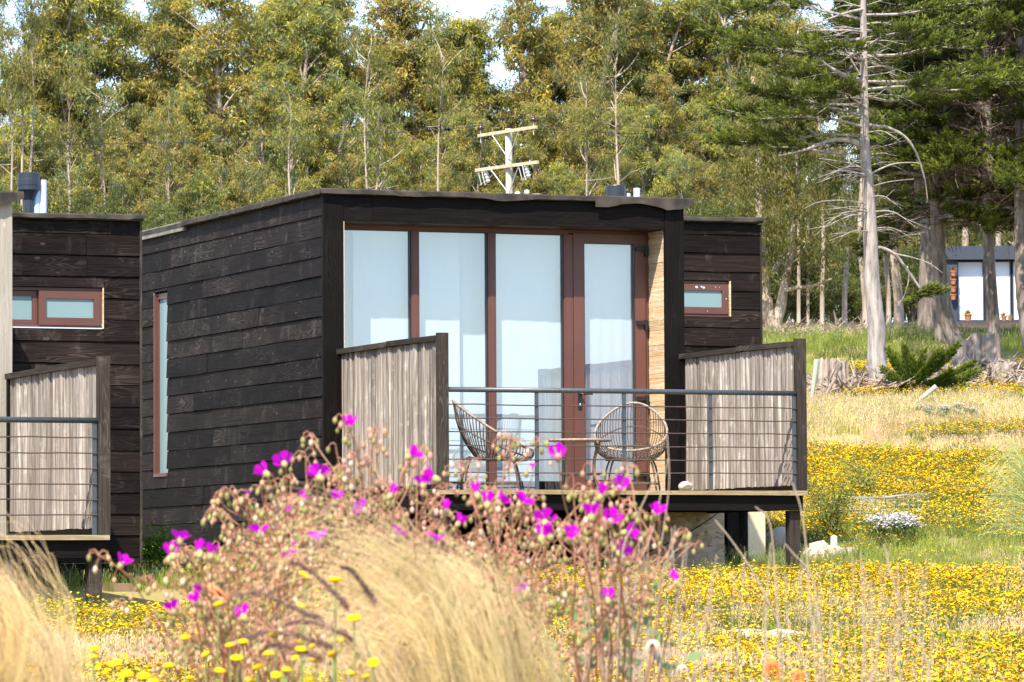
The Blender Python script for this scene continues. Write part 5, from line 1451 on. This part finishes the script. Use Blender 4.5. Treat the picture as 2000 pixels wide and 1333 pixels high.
M['sheet'] = plain('crumpled_pale_sheet', (.44, .37, .30), .9, .1, nscale=5, ncol=(.26, .2, .15), namt=.6)
b = at(1528, 1085, 54); b[2] = float(gz(b[0], 54))
m = MB(); m.blob((0, 0, .06), .22, .17, .20, 16, 8, jit=.09); o = m.build('boulder', M['sheet'], smooth=True); o.location = b; tag(o, 'smooth pale boulder between the concrete pillar and the deck stilt', 'boulder')
b = at(1600, 1092, 53.5); b[2] = float(gz(b[0], 53.5))
m = MB(); m.blob((0, 0, .04), .13, .12, .12, 12, 6, jit=.14); o = m.build('boulder', M['gravel'], smooth=True); o.location = b; tag(o, 'pinkish boulder just right of the deck stilt', 'boulder')
b = at(1629, 1090, 53); b[2] = float(gz(b[0], 53))
m = MB(); m.tube([(0, 0, -.1), (0, 0, .15), (0, 0, .26), (0, 0, .27)], [.055, .055, .05, .02], 10); o = m.build('marker_stake', M['porcw']); o.location = b; o.scale = (.75, .75, .9); tag(o, 'short white capped stake among the rubble right of the deck', 'stake')
M['gstem0'] = plain('green_brown_stem', (.17, .17, .07), .8, .2)
# wire mesh cage
b = at(1728, 1035, 56.5); b[2] = float(gz(b[0], 56.5)) + .05
cg = empty('wire_mesh_cage', b, math.radians(12), 'low cage of pale wire mesh standing in the meadow right of the deck', 'cage')
M['wire'] = plain('galvanised_wire', (.30, .35, .38), .5, .5)
for nm, f_ in (('top', lambda u_, v_: (u_ * 1.1 - .55, v_ * .7, .28 + u_ * .05 + .015 * math.sin(u_ * 9))), ('side', lambda u_, v_: (u_ * 1.1 - .55, 0, v_ * .28 * (1 + u_ * .15)))):
    m = MB()
    for i in range(19): m.tube([f_(i / 18, 0), f_(i / 18, .5), f_(i / 18, 1)], .0018, 3, caps=False)
    for i in range(9): m.tube([f_(q_, i / 8) for q_ in np.linspace(0, 1, 12)], .0018, 3, caps=False)
    m.build(nm + '_mesh', M['wire'], cg)
# loose flowering bush right of the stilt, weedy plant at the left cabin corner
def weed(name, label, px, d, H, Rr, seed, nst, nleaf, lc, flower=None, cat='bush', lsz=(.03, .06)):
    r = np.random.default_rng(seed); b = ground_pt(px, d); o = empty(name, b, 0, label, cat); w, lf = MB(), MB()
    for k in range(nst):
        az = r.uniform(0, 6.28); e = np.array([math.cos(az) * Rr * r.uniform(.2, 1), math.sin(az) * Rr * r.uniform(.2, 1), H * r.uniform(.55, 1.05)])
        c = bez([(0, 0, 0), e * [.35, .35, .55] + r.normal(0, .03, 3), e], 6); w.tube(c, np.linspace(.010, .003, len(c)), 4, caps=False)
        q = r.uniform(.25, 1, nleaf); P = c[(q * (len(c) - 1)).astype(int)] + r.normal(0, .045, (nleaf, 3))
        D = unit(r.normal(0, .8, (nleaf, 3)) + [0, 0, .3]); lf.leaves(P, D, unit(np.cross(D, r.normal(0, 1, (nleaf, 3)))), r.uniform(*lsz, nleaf), r.uniform(*lsz, nleaf) * .35, np.array(lc) * r.uniform(.7, 1.3, (nleaf, 1)))
        if flower:
            nf = flower[1]; P = c[-6:][r.integers(0, 6, nf)] + r.normal(0, .05, (nf, 3)); D = unit(r.normal(0, 1, (nf, 3)) * [1, 1, .3]); lf.leaves(P, D, unit(np.cross(D, [0, .3, 1.])), np.full(nf, .028), np.full(nf, .022), np.tile(flower[0], (nf, 1)), 1)
    w.build('stems', M['gstem0'], o); lf.build('foliage', [M['grass'], M['petal']], o); return o
weed('flowering_bush', 'loose green bush with yellow flowers just right of the deck stilt', 1622, 54.5, .8, .42, 61, 20, 90, (.22, .28, .05), ((.9, .64, .01), 12))
weed('flowering_bush', 'second loose green bush behind the deck\'s right corner', 1690, 60, .55, .5, 62, 14, 60, (.24, .28, .06), ((.9, .64, .01), 7))
weed('weed_plant', 'leafy green weed growing at the gap between the two cabins', 305, 47.5, .5, .22, 63, 26, 34, (.15, .24, .03), ((.9, .64, .01), 1), 'plant', (.05, .11))
# arching grass at the right edge
def arching(name, label, rootx, d, n, seed, shape, c0, c1, wd=.0014, cat='grass clump', zroot=None):
    """strands that rise from a root and bend over in the wind; shape(r) gives pixel control points seen at distance d"""
    r = np.random.default_rng(seed); K = 14
    P = np.zeros((n, K, 3)); t = np.linspace(0, 1, K)
    b = ground_pt(rootx, d)
    for i in range(n):
        c = shape(r); dd = r.normal(0, .13, len(c)); dd = np.cumsum(dd) * .55
        q = np.array([at(px, py, d + dd[j]) for j, (px, py) in enumerate(c)])
        q = bez(q, 6); s = np.linspace(0, len(q) - 1, K)
        P[i] = np.stack([np.interp(s, np.arange(len(q)), q[:, k]) for k in range(3)], -1)
    w = wd * (1.15 - .8 * t)[None] * r.uniform(.6, 1.5, (n, 1))
    a_ = r.uniform(0, 1, (n, 1, 1)); tt = t[None, :, None]
    base = np.array(c0) * (1 - tt) + np.array(c1) * tt
    col = base * (.8 + .4 * a_)
    m = MB(); m.ribbons(P - b, w, col)
    o = m.build(name, M['strand']); o.location = b
    return tag(o, label, cat)
M['strand'] = leafmat('feather_grass_strand', .4, .5, .3, .03)
def bundles(name, label, rootx, d, nb, ns, seed, pick, c0, c1, wd=.0017):
    """feather grass: NB plumes of NS strands; each plume leaves the clump on its own line, so gaps stay between them"""
    r = np.random.default_rng(seed); K = 15; b = ground_pt(rootx, d); P = []; Wd = []; Cc = []; t = np.linspace(0, 1, K)
    for i in range(nb):
        x0, yk, reach, dr = pick(r); dd = r.normal(0, .30); lean = r.normal(0, 34)
        ctrl = np.array([(rootx + (x0 - rootx) * .35, 1955), (x0 + 12 + r.normal(0, 18), 1500), (x0 + lean + r.normal(0, 12), yk + 200 * r.uniform(.8, 1.3)), (x0 + lean - reach * .22, yk + 70 * r.uniform(.6, 1.3)), (x0 + lean - reach * .6, yk + r.normal(0, 8)), (x0 + lean - reach, yk + dr)])
        tone = r.uniform(.5, 1.25); warm = r.uniform(0, 1)
        for j in range(ns):
            sp = np.array([4, 6, 11, 18, 27, 44])[:, None]
            c = ctrl + r.normal(0, 1, (1, 2)) * sp * [1, .8] + r.normal(0, 1, (6, 2)) * sp * .28
            cut = r.uniform(.72, 1.0)
            q = np.array([at(px, py, d + dd + r.normal(0, .015)) for px, py in c]); q = bez(q, 5); s_ = np.linspace(0, (len(q) - 1) * cut, K)
            P.append(np.stack([np.interp(s_, np.arange(len(q)), q[:, k]) for k in range(3)], -1))
            Wd.append(wd * .85 * (1.2 - .85 * t) * r.uniform(.5, 1.5)); m_ = t[:, None]
            Cc.append((np.array(c0) * (1 - m_) + np.array(c1) * [1, 1 - .07 * warm, 1 - .25 * warm] * m_) * tone * r.uniform(.8, 1.2))
    P = np.array(P); m = MB(); m.ribbons(P - b, np.array(Wd), np.array(Cc)); o = m.build(name, M['strand']); o.location = b
    return tag(o, label, 'grass clump')
def ragged(r, x_lo, x_hi, top, slope, reach_lo, reach_hi):
    """where a plume rises, how high it tops out and how far it trails: uneven on purpose, a few shoot out above the rest"""
    q = r.uniform(0, 1); x0 = x_lo + (x_hi - x_lo) * q
    yk = top + max(0, x0 - x_lo) * slope + r.uniform(-15, 290) - (r.uniform(25, 85) if r.random() < .16 else 0)
    return x0 + r.normal(0, 18), yk, r.uniform(reach_lo, reach_hi) * (1.1 - .4 * q) * (.55 if r.random() < .25 else 1), r.uniform(-70, 210)
bundles('feather_grass', 'big golden feather grass in front of the deck, blown over to the left', 960, 9.0, 140, 21, 71, lambda r: ragged(r, 850, 1045, 1005, .80, 130, 430), (.36, .26, .09), (.76, .55, .34))
bundles('feather_grass', 'lower feather grass at the left flank of the big golden clump', 880, 9.5, 30, 22, 72, lambda r: (r.uniform(800, 1000), r.uniform(1120, 1330), r.uniform(80, 240), r.uniform(0, 120)), (.26, .21, .09), (.62, .43, .27))
bundles('feather_grass', 'golden feather grass cut off by the lower left corner of the frame', 70, 8.8, 84, 21, 73, lambda r: ragged(r, -70, 135, 1010, .85, 70, 300), (.36, .26, .09), (.76, .55, .34))
def sh_r(r):
    a_ = r.uniform(0, 1); return [(2075 + r.normal(0, 12), 1210), (2060, 1130), (2035 - 20 * a_, 1060 - 120 * a_), (1985 - 10 * a_, 1030 - 170 * a_ + r.normal(0, 20)), (1905 + r.uniform(0, 80), 1040 - 170 * a_ + r.normal(0, 25))]
arching('soft_grass', 'soft green grass clump leaning in from the right edge of the frame', 2075, 31.0, 260, 74, sh_r, (.20, .28, .05), (.50, .50, .2), wd=.0042)

# ------------------------------------------------------------------ pink stemmed purslane with magenta flowers
M['stem'] = plain('salmon_pink_stem', (.43, .18, .12), .6, .3, nscale=20, ncol=(.33, .21, .10), namt=.8)
M['bud'] = leafmat('purslane_bud', .15, .8, .1, 0)
def petalmat():
    m, t, p, out = newmat('magenta_petal')
    c = (.62, .004, .54)
    p.inputs['Base Color'].default_value = rgb(c); p.inputs['Roughness'].default_value = .6; p.inputs['Specular IOR Level'].default_value = .15
    tr = N(t, 'ShaderNodeBsdfTranslucent'); tr.inputs[0].default_value = rgb((.78, .01, .66))
    mx = N(t, 'ShaderNodeMixShader'); mx.inputs[0].default_value = .5
    t.links.new(p.outputs[0], mx.inputs[1]); t.links.new(tr.outputs[0], mx.inputs[2]); t.links.new(mx.outputs[0], out.inputs[0]); return m
M['magenta'] = petalmat()
FLW = []
for v in range(5):
    r = np.random.default_rng(500 + v); m = MB(); op = [.55, .75, .95, .65, .35][v]; R = .0225
    for k in range(5):
        a0 = k * 2 * math.pi / 5 + r.normal(0, .08); nu, nv = 5, 4
        uu = np.linspace(-1, 1, nu); vv = np.linspace(0, 1, nv); V = []
        for v_ in vv:
            wdt = .80 * math.sin(min(1, .18 + v_ * .95) * 1.75)
            for u_ in uu:
                a_ = a0 + u_ * wdt * .68
                rad = R * (.12 + v_ * op * 1.0) * (1 - .10 * abs(u_) * v_) ; z = R * 1.15 * v_ * (1.25 - op * .62) - .12 * R * u_ * u_ * v_ + r.normal(0, .0009) * v_
                V.append((math.cos(a_) * rad, math.sin(a_) * rad, z))
        idx = np.arange(nu * nv).reshape(nv, nu)
        m.add(V, np.stack([idx[:-1, :-1], idx[:-1, 1:], idx[1:, 1:], idx[1:, :-1]], -1).reshape(-1, 4))
    m.blob((0, 0, -.002), .0075, .0075, .010, 7, 4, col=(.42, .36, .16), mi=1)
    FLW.append(m.mesh('flower', [M['magenta'], M['bud']], smooth=True))
flowers = [(682, 830), (800, 886), (555, 900), (520, 920), (624, 928), (598, 972), (563, 993), (352, 1050), (338, 1080), (390, 1076), (412, 1080), (237, 1098), (622, 1050), (566, 1090), (398, 1152), (388, 1172), (338, 1188), (827, 942), (850, 930), (762, 963), (952, 980), (975, 976), (1017, 978), (895, 1018), (870, 995), (712, 990), (770, 1043), (846, 1055), (1090, 888), (1172, 965), (1208, 950), (1191, 1015), (1065, 1015), (1058, 1045), (1075, 1043), (1113, 1048), (1222, 1035), (1210, 1075), (1155, 1003), (1322, 1134), (1186, 1168), (1283, 1000), (505, 1037), (476, 1200), (932, 962), (580, 1060), (1024, 1153), (622, 924), (655, 975), (690, 1000), (484, 962), (1041, 908)]
bases = [(520, 10.6, 'sprawling pink-stemmed purslane at the left, reaching towards the left cabin'), (740, 10.7, 'tallest pink-stemmed purslane, its magenta flowers in front of the deck\'s left screen'),
         (960, 10.9, 'pink-stemmed purslane flowering behind the golden feather grass'), (1190, 10.4, 'pink-stemmed purslane with upright stems in front of the dark space under the deck')]
plants = []
for i, (bx, d, lab) in enumerate(bases):
    b = ground_pt(bx, d); o = empty('purslane_plant', b, 0, lab, 'plant', 'pink-stemmed purslane plants'); plants.append([o, b, d, bx, MB(), MB()])
r = np.random.default_rng(81)
env = np.array([(215, 1175), (260, 1120), (340, 1085), (430, 1010), (500, 950), (560, 915), (640, 930), (690, 950), (740, 960), (800, 965), (860, 975), (930, 985), (1000, 990), (1060, 985), (1110, 985), (1200, 985), (1260, 1000), (1295, 1040), (1340, 1180)], float)
def stem(tip, d, pl, buds, r, thick=.0019, side=True):
    o, b, dp, bx, ms, mb = pl
    t_ = at(tip[0], tip[1], d); root = b + [r.normal(0, .05), r.normal(0, .05), 0]
    h = t_ - root
    c1 = root + h * [.30, .3, .42] + r.normal(0, .02, 3); c2 = root + h * [.66, .66, .76] + r.normal(0, .018, 3)
    c3 = root + h * [.86, .86, .92] + r.normal(0, .008, 3)
    P = bez([root, c1, c2, c3, t_], 6)
    ms.tube(P - b, np.linspace(thick * 1.35, thick * .7, len(P)), 5, caps=False)
    def raceme(Q, n):
        m_ = len(Q)
        for k in range(n):
            f = 1 - .42 * (k / max(1, n)) ** 1.0; a_ = Q[min(m_ - 1, int(f * (m_ - 1)))] + r.normal(0, .002, 3)
            s_ = 1 if k % 2 else -1
            e = a_ + np.array([s_ * r.uniform(.006, .020), r.normal(0, .008), r.uniform(-.012, .010)]); g_ = e + [s_ * .003, 0, -r.uniform(.004, .014)]
            ms.tube([a_, (a_ + e) / 2 + [0, 0, .006], e, g_], [.0011, .001, .0009, .0009], 4, caps=False) if False else ms.tube(np.array([a_, (a_ + e) / 2 + [0, 0, .006], e, g_]) - b, [.0011, .001, .0009, .0009], 4, caps=False)
            cc = np.array([.30, .28, .10]) if r.random() < .6 else np.array([.50, .30, .19])
            if r.random() < .12: cc = np.array([.6, .45, .34])
            sz = r.uniform(.0038, .0060); mb.blob(g_ - b + [0, 0, -sz], sz, sz, sz * 1.5, 6, 4, col=cc * r.uniform(.75, 1.2))
    raceme(P, buds)
    if side:
        for k in range(r.integers(1, 4)):
            f = r.uniform(.5, .85); a_ = P[int(f * (len(P) - 1))]
            e = a_ + np.array([r.normal(0, .055), r.normal(0, .04), r.uniform(.05, .13)])
            q = bez([a_, (a_ + e) / 2 + [r.normal(0, .012), 0, -.004], e, e + [r.choice([-1, 1]) * .012, 0, -.008]], 5)
            ms.tube(q - b, np.linspace(thick * .8, .0012, len(q)), 4, caps=False); raceme(q, r.integers(3, 8))
    return P
for i, (px, py) in enumerate(flowers):
    j = int(np.argmin([abs(px - p_[3]) - (60 if k in (0,) and px < 500 else 0) for k, p_ in enumerate(plants)]))
    pl = plants[j]; d = pl[2] - r.uniform(.5, 1.0)
    fp = at(px, py, d)
    stem((px + r.normal(0, 3), py + 12), d, pl, r.integers(2, 5), r)
    f = bpy.data.objects.new('flower', FLW[i % 5]); COL.objects.link(f); f.parent = pl[0]; f.location = fp - pl[1] - [0, 0, .006]
    f.rotation_euler = (r.normal(.35, .35), r.normal(0, .45), r.uniform(0, 6.28)); s_ = r.uniform(.92, 1.2) * (.45 if i in (50, 51, 6, 45) else 1); f.scale = (s_, s_, s_)
for i in range(165):
    px = r.uniform(235, 1325) if r.random() < .4 else r.normal(760, 240)
    if not 235 < px < 1325: continue
    top = np.interp(px, env[:, 0], env[:, 1]); py = top + 25 + abs(r.normal(0, 1)) * 120 + r.uniform(0, 40)
    if py > 1330 or (px > 1090 and r.random() < .45): continue
    j = int(np.argmin([abs(px - p_[3]) for p_ in plants])); pl = plants[j]
    stem((px, py), pl[2] + r.uniform(-.4, .6), pl, r.integers(3, 7), r)
for i in range(14):                                     # a few stems lean in front of the feather grass
    px = r.normal(800, 110); py = r.uniform(1020, 1260); j = 1 if px < 850 else 2
    stem((px, py), 8.7 + r.uniform(-.1, .2), plants[j], r.integers(3, 7), r)
for (px, py) in [(700, 850), (655, 868), (722, 895), (815, 870), (1000, 845), (985, 850), (1155, 905), (940, 893), (480, 960), (478, 975), (1290, 985), (1170, 990), (1120, 930), (905, 905)]:
    j = int(np.argmin([abs(px - p_[3]) for p_ in plants])); stem((px, py), plants[j][2] - .2, plants[j], 8, r)
r2 = np.random.default_rng(83)
for pl in plants:
    pl[4].build('stems', M['stem'], pl[0], smooth=True)['kind'] = 'stuff'
    pl[5].build('buds', M['bud'], pl[0], smooth=True)['kind'] = 'stuff'
    lf = MB(); n = 130 if pl[3] > 1100 else 60
    P = np.c_[r2.normal(0, .09, (n, 2)), r2.uniform(.1, .82 if pl[3] > 1100 else .7, n)]; D = unit(r2.normal(0, .6, (n, 3)) + [0, 0, .6])
    lf.leaves(P, D, unit(np.cross(D, r2.normal(0, 1, (n, 3)))), r2.uniform(.03, .07, n), r2.uniform(.012, .022, n), np.array([.20, .27, .12]) * r2.uniform(.7, 1.3, (n, 1)))
    lf.build('foliage', M['grass'], pl[0])['kind'] = 'stuff'

# thin pinkish-tan filler: dry flower stalks standing between the plants
def vert(r_): return None
r = np.random.default_rng(84); m = MB()
def stalk(ctrl, d, w=.003, dj=.3):
    q = np.array([at(px, py, d) for px, py in ctrl]); q = q + np.array([0, r.normal(0, dj), 0]); return bez(q, 6), w
def stalk_bunch(name, label, items, root, d, col=None):
    m = MB(); b = ground_pt(root, d)
    for q, w in items: m.tube(q - b, np.linspace(w, w * .55, len(q)), 5, caps=False)
    o = m.build(name, M['drystalk'], smooth=True); o.location = b; return tag(o, label, 'dry stalks', kind='stuff')
M['drystalk'] = plain('dry_grey_stalk', (.42, .33, .25), .7, .2, nscale=12, ncol=(.30, .22, .19), namt=.8)
it = []
for i in range(55):
    x0 = r.normal(1650, 105); x1 = x0 + r.normal(10, 45); yt = 1060 + abs(r.normal(0, 1)) * 130 + abs(x0 - 1640) * .3
    it.append(stalk([(x0, 1900), ((x0 + x1) / 2 + r.normal(0, 12), 1500), (x1, 1330), (x1 + r.normal(0, 16), yt)], 10.3, r.uniform(.0009, .0021)))
for c in ([(1575, 1333), (1530, 1240), (1475, 1128), (1430, 1060), (1395, 1016)], [(1590, 1333), (1578, 1180), (1572, 1080), (1562, 1000), (1545, 945)], [(1625, 1333), (1612, 1180), (1600, 1120), (1565, 1080), (1548, 1060)], [(1790, 1333), (1745, 1220), (1715, 1120), (1702, 1065)], [(1498, 1333), (1496, 1200), (1500, 1120), (1505, 1060)], [(1540, 1333), (1532, 1160), (1520, 1020), (1490, 985)]):
    it.append(stalk([(c[0][0] + 20, 1900)] + c, 10.0, .0022))
stalk_bunch('dry_stalks', 'thin grey dry stalks standing out of focus in the lower right', it, 1650, 10.2)
it = []
for i in range(85):
    x0 = r.normal(1215, 70); x1 = x0 + r.normal(15, 35); yt = 1000 + abs(r.normal(0, 1)) * 170 + abs(x0 - 1230) * .5
    it.append(stalk([(x0 - 20, 1900), ((x0 + x1) / 2 + r.normal(0, 12), 1500), (x1, 1290), (x1 + r.normal(12, 22), yt)], 10.6, r.uniform(.0010, .0022)))
for c in ([(1270, 1200), (1290, 1080), (1308, 950), (1305, 850)], [(1235, 1160), (1270, 1040), (1290, 950), (1300, 900)], [(1200, 1120), (1225, 1030), (1262, 950), (1272, 930)], [(1292, 1150), (1310, 1090), (1330, 1070), (1352, 1060)]):
    it.append(stalk([(c[0][0] - 20, 1900), (c[0][0] - 10, 1500)] + c, 10.3, .0018))
stalk_bunch('dry_stalks', 'brownish upright stalks among the right hand purslane', it, 1230, 10.5)

# purple-brown bristly plumes
M['plume'] = leafmat('purple_brown_plume', .2, .7, .2, 0)
b = ground_pt(760, 8.9); fg = empty('fountain_grass', b, 0, 'fountain grass with drooping purple-brown bristly plumes left of the golden clump', 'grass clump')
r = np.random.default_rng(85)
for c in ([(690, 1205), (655, 1160), (610, 1118), (566, 1098)], [(640, 1220), (600, 1200), (545, 1172), (500, 1160), (454, 1164)], [(660, 1275), (620, 1255), (575, 1240), (520, 1236), (482, 1246)], [(640, 1300), (600, 1275), (550, 1262), (520, 1262)], [(740, 1190), (715, 1150), (690, 1118), (668, 1110)], [(700, 1262), (660, 1232), (600, 1215), (560, 1222)]):
    d = 8.7 + r.uniform(-.15, .15); q = bez([at(px, py, d) - b for px, py in [(770, 1900), (765, 1500), (c[0][0] + 35, c[0][1] + 90)] + c], 6); m = MB()
    m.tube(q, .0012, 4, caps=False); m.build('stalk', M['drystalk'], fg)
    tail = q[-int(6 * (len(c) - 1)):]; n = 900; f = r.uniform(0, 1, n); P = np.stack([np.interp(f * (len(tail) - 1), np.arange(len(tail)), tail[:, k]) for k in range(3)], -1)
    ax = unit(tail[-1] - tail[0]); D = unit(ax * .9 + r.normal(0, .6, (n, 3))); m = MB()
    m.leaves(P, D, unit(np.cross(D, r.normal(0, 1, (n, 3)))), r.uniform(.010, .017, n) * (1 - .5 * f), np.full(n, .0013), np.array([.22, .12, .115]) * r.uniform(.6, 1.5, (n, 1)))
    m.build('plume', M['plume'], fg)

# near yellow daisies
heads = [(596, 1125), (655, 1132), (426, 1180), (589, 1183), (536, 1237), (362, 1245), (184, 1267), (182, 1283), (449, 1260), (475, 1253), (401, 1278), (591, 1255), (527, 1277), (574, 1286), (463, 1285), (503, 1302), (655, 1250), (617, 1289), (370, 1325), (280, 1320), (247, 1317), (605, 1326), (650, 1277), (668, 1248), (727, 1265), (653, 1276), (729, 1294), (683, 1316), (767, 1310), (691, 1207), (714, 1321), (540, 1318), (560, 1308), (430, 1310), (330, 1300), (300, 1330), (225, 1295), (490, 1330), (610, 1262), (588, 1268)]
M['disc'] = plain('daisy_yellow', (.86, .52, .004), .7, .1, nscale=200, ncol=(.74, .36, .003), namt=.6)
M['gstem'] = plain('green_daisy_stem', (.20, .26, .09), .7, .2)
r = np.random.default_rng(86); groups = {}
for h_ in heads: groups.setdefault(0 if h_[0] < 320 else 1 if h_[0] < 440 else 2 if h_[0] < 530 else 3 if h_[0] < 600 else 4 if h_[0] < 670 else 5, []).append(h_)
labs = ['yellow daisies at the far lower left beside the corner feather grass', 'yellow daisies in the lower left, a lone high bloom above the rest', 'yellow daisies under the lowest purple plumes', 'yellow daisies under the middle of the purslane, one bloom high up', 'yellow daisies left of the golden feather grass stems', 'yellow daisies at the foot of the golden feather grass']
for g_, hs in groups.items():
    bx = np.mean([h_[0] for h_ in hs]); d0 = 8.8; b = ground_pt(bx, d0); o = empty('yellow_daisy_plant', b, 0, labs[g_], 'daisy plant', 'yellow daisies in the foreground')
    ms = MB()
    for (px, py) in hs:
        d = d0 + r.uniform(-.3, .5); t_ = at(px, py, d) - b; q = bez([(r.normal(0, .03), r.normal(0, .03), 0), t_ * [.5, .5, .5] + r.normal(0, .015, 3), t_ * [.95, .95, .85], t_ - [0, 0, .004]], 5)
        ms.tube(q, .0016, 5, caps=False)
        m = MB(); R = r.uniform(.0105, .0155); n = 14; th = np.arange(n) * 2 * math.pi / n
        rings = [(.15, .35), (.55, .30), (.85, .12), (1.0, -.02), (.8, -.22), (.3, -.40)]
        V = np.concatenate([np.c_[np.cos(th) * R * a_ * (1 + r.normal(0, .03, n)), np.sin(th) * R * a_, np.full(n, R * z_)] for a_, z_ in rings]); k = len(rings)
        ii = np.arange(k - 1)[:, None] * n; jj = np.arange(n)[None]; F = np.stack([ii + jj, ii + n + jj, ii + n + (jj + 1) % n, ii + (jj + 1) % n], -1).reshape(-1, 4)
        m.add(V, F); m.blob((0, 0, R * .33), R * .2, R * .2, R * .06, 6, 3)
        f = m.build('flower', M['disc'], o, smooth=True); f.location = t_; f.rotation_euler = (r.normal(.18, .22), r.normal(0, .25), 0)
    ms.build('stem', M['gstem'], o, smooth=True)
    lf = MB(); n = 90; P = np.c_[r.normal(0, .07, (n, 2)), r.uniform(.1, .62, n)]; D = unit(r.normal(0, .6, (n, 3)) + [0, 0, .7]); lf.leaves(P, D, unit(np.cross(D, r.normal(0, 1, (n, 3)))), r.uniform(.03, .07, n), r.uniform(.006, .012, n), np.array([.18, .25, .08]) * r.uniform(.7, 1.3, (n, 1))); lf.build('foliage', M['grass'], o)['kind'] = 'stuff'

# orange blooms and withered pale ones close to the lens
M['orange'] = plain('orange_red_petal', (.85, .17, .05), .6, .2); M['wither'] = plain('withered_petal', (.58, .46, .36), .7, .2)
def droop_flower(name, label, px, py, d, R, mat, seed, n=9, rot=0):
    r = np.random.default_rng(seed); b = ground_pt(px + 8, d); o = empty(name, b, 0, label, 'flower'); t_ = at(px, py, d) - b
    m = MB()
    for k in range(n):
        az = k * 6.28 / n + r.normal(0, .2); dd = np.array([math.cos(az), math.sin(az) * .6, 0]); m.tube(bez([t_, t_ + dd * R * .35 + [rot * R * .3, 0, -R * .3], t_ + dd * R * .5 + [rot * R, 0, -R * r.uniform(.9, 1.3)]], 4), np.array([.1, .17, .17, .15, .12, .09, .06, .03, .01]) * R * .8, 5)
    m.build('petals', mat, o, smooth=True); m = MB(); m.tube(bez([(0, 0, 0), t_ * [.3, .3, .6], t_], 6), .0015, 5); m.build('stem', M['stem'], o); return o
droop_flower('orange_flower', 'blurred orange-red bloom at the bottom edge, left of its twin', 1508, 1292, 9.2, .030, M['orange'], 1)
droop_flower('orange_flower', 'second blurred orange-red bloom, at the bottom edge of the frame', 1560, 1312, 9.2, .022, M['orange'], 2)
droop_flower('orange_flower', 'flattened orange seed head among the left purslane stems', 405, 1143, 10.0, .036, plain('dull_orange_petal', (.72, .27, .12), .7, .2), 3, 9, 1.2)
droop_flower('withered_flower', 'withered pale bloom hanging at the foot of the right purslane', 1275, 1252, 9.8, .036, M['wither'], 4, 6)
droop_flower('withered_flower', 'small withered pale bloom at the bottom edge near the middle', 1332, 1300, 9.4, .026, M['wither'], 5, 4)
# grass under the near plants, down to the ground
pn = np.c_[r.uniform(-1.6, 1.6, 900), r.uniform(8.2, 17, 900)]
scatter('near_grass', on_ground(pn), r.uniform(.9, 1.6, len(pn)), DRY + GREEN, 'grass on the ground under the near flowering plants', 'grass', 10)
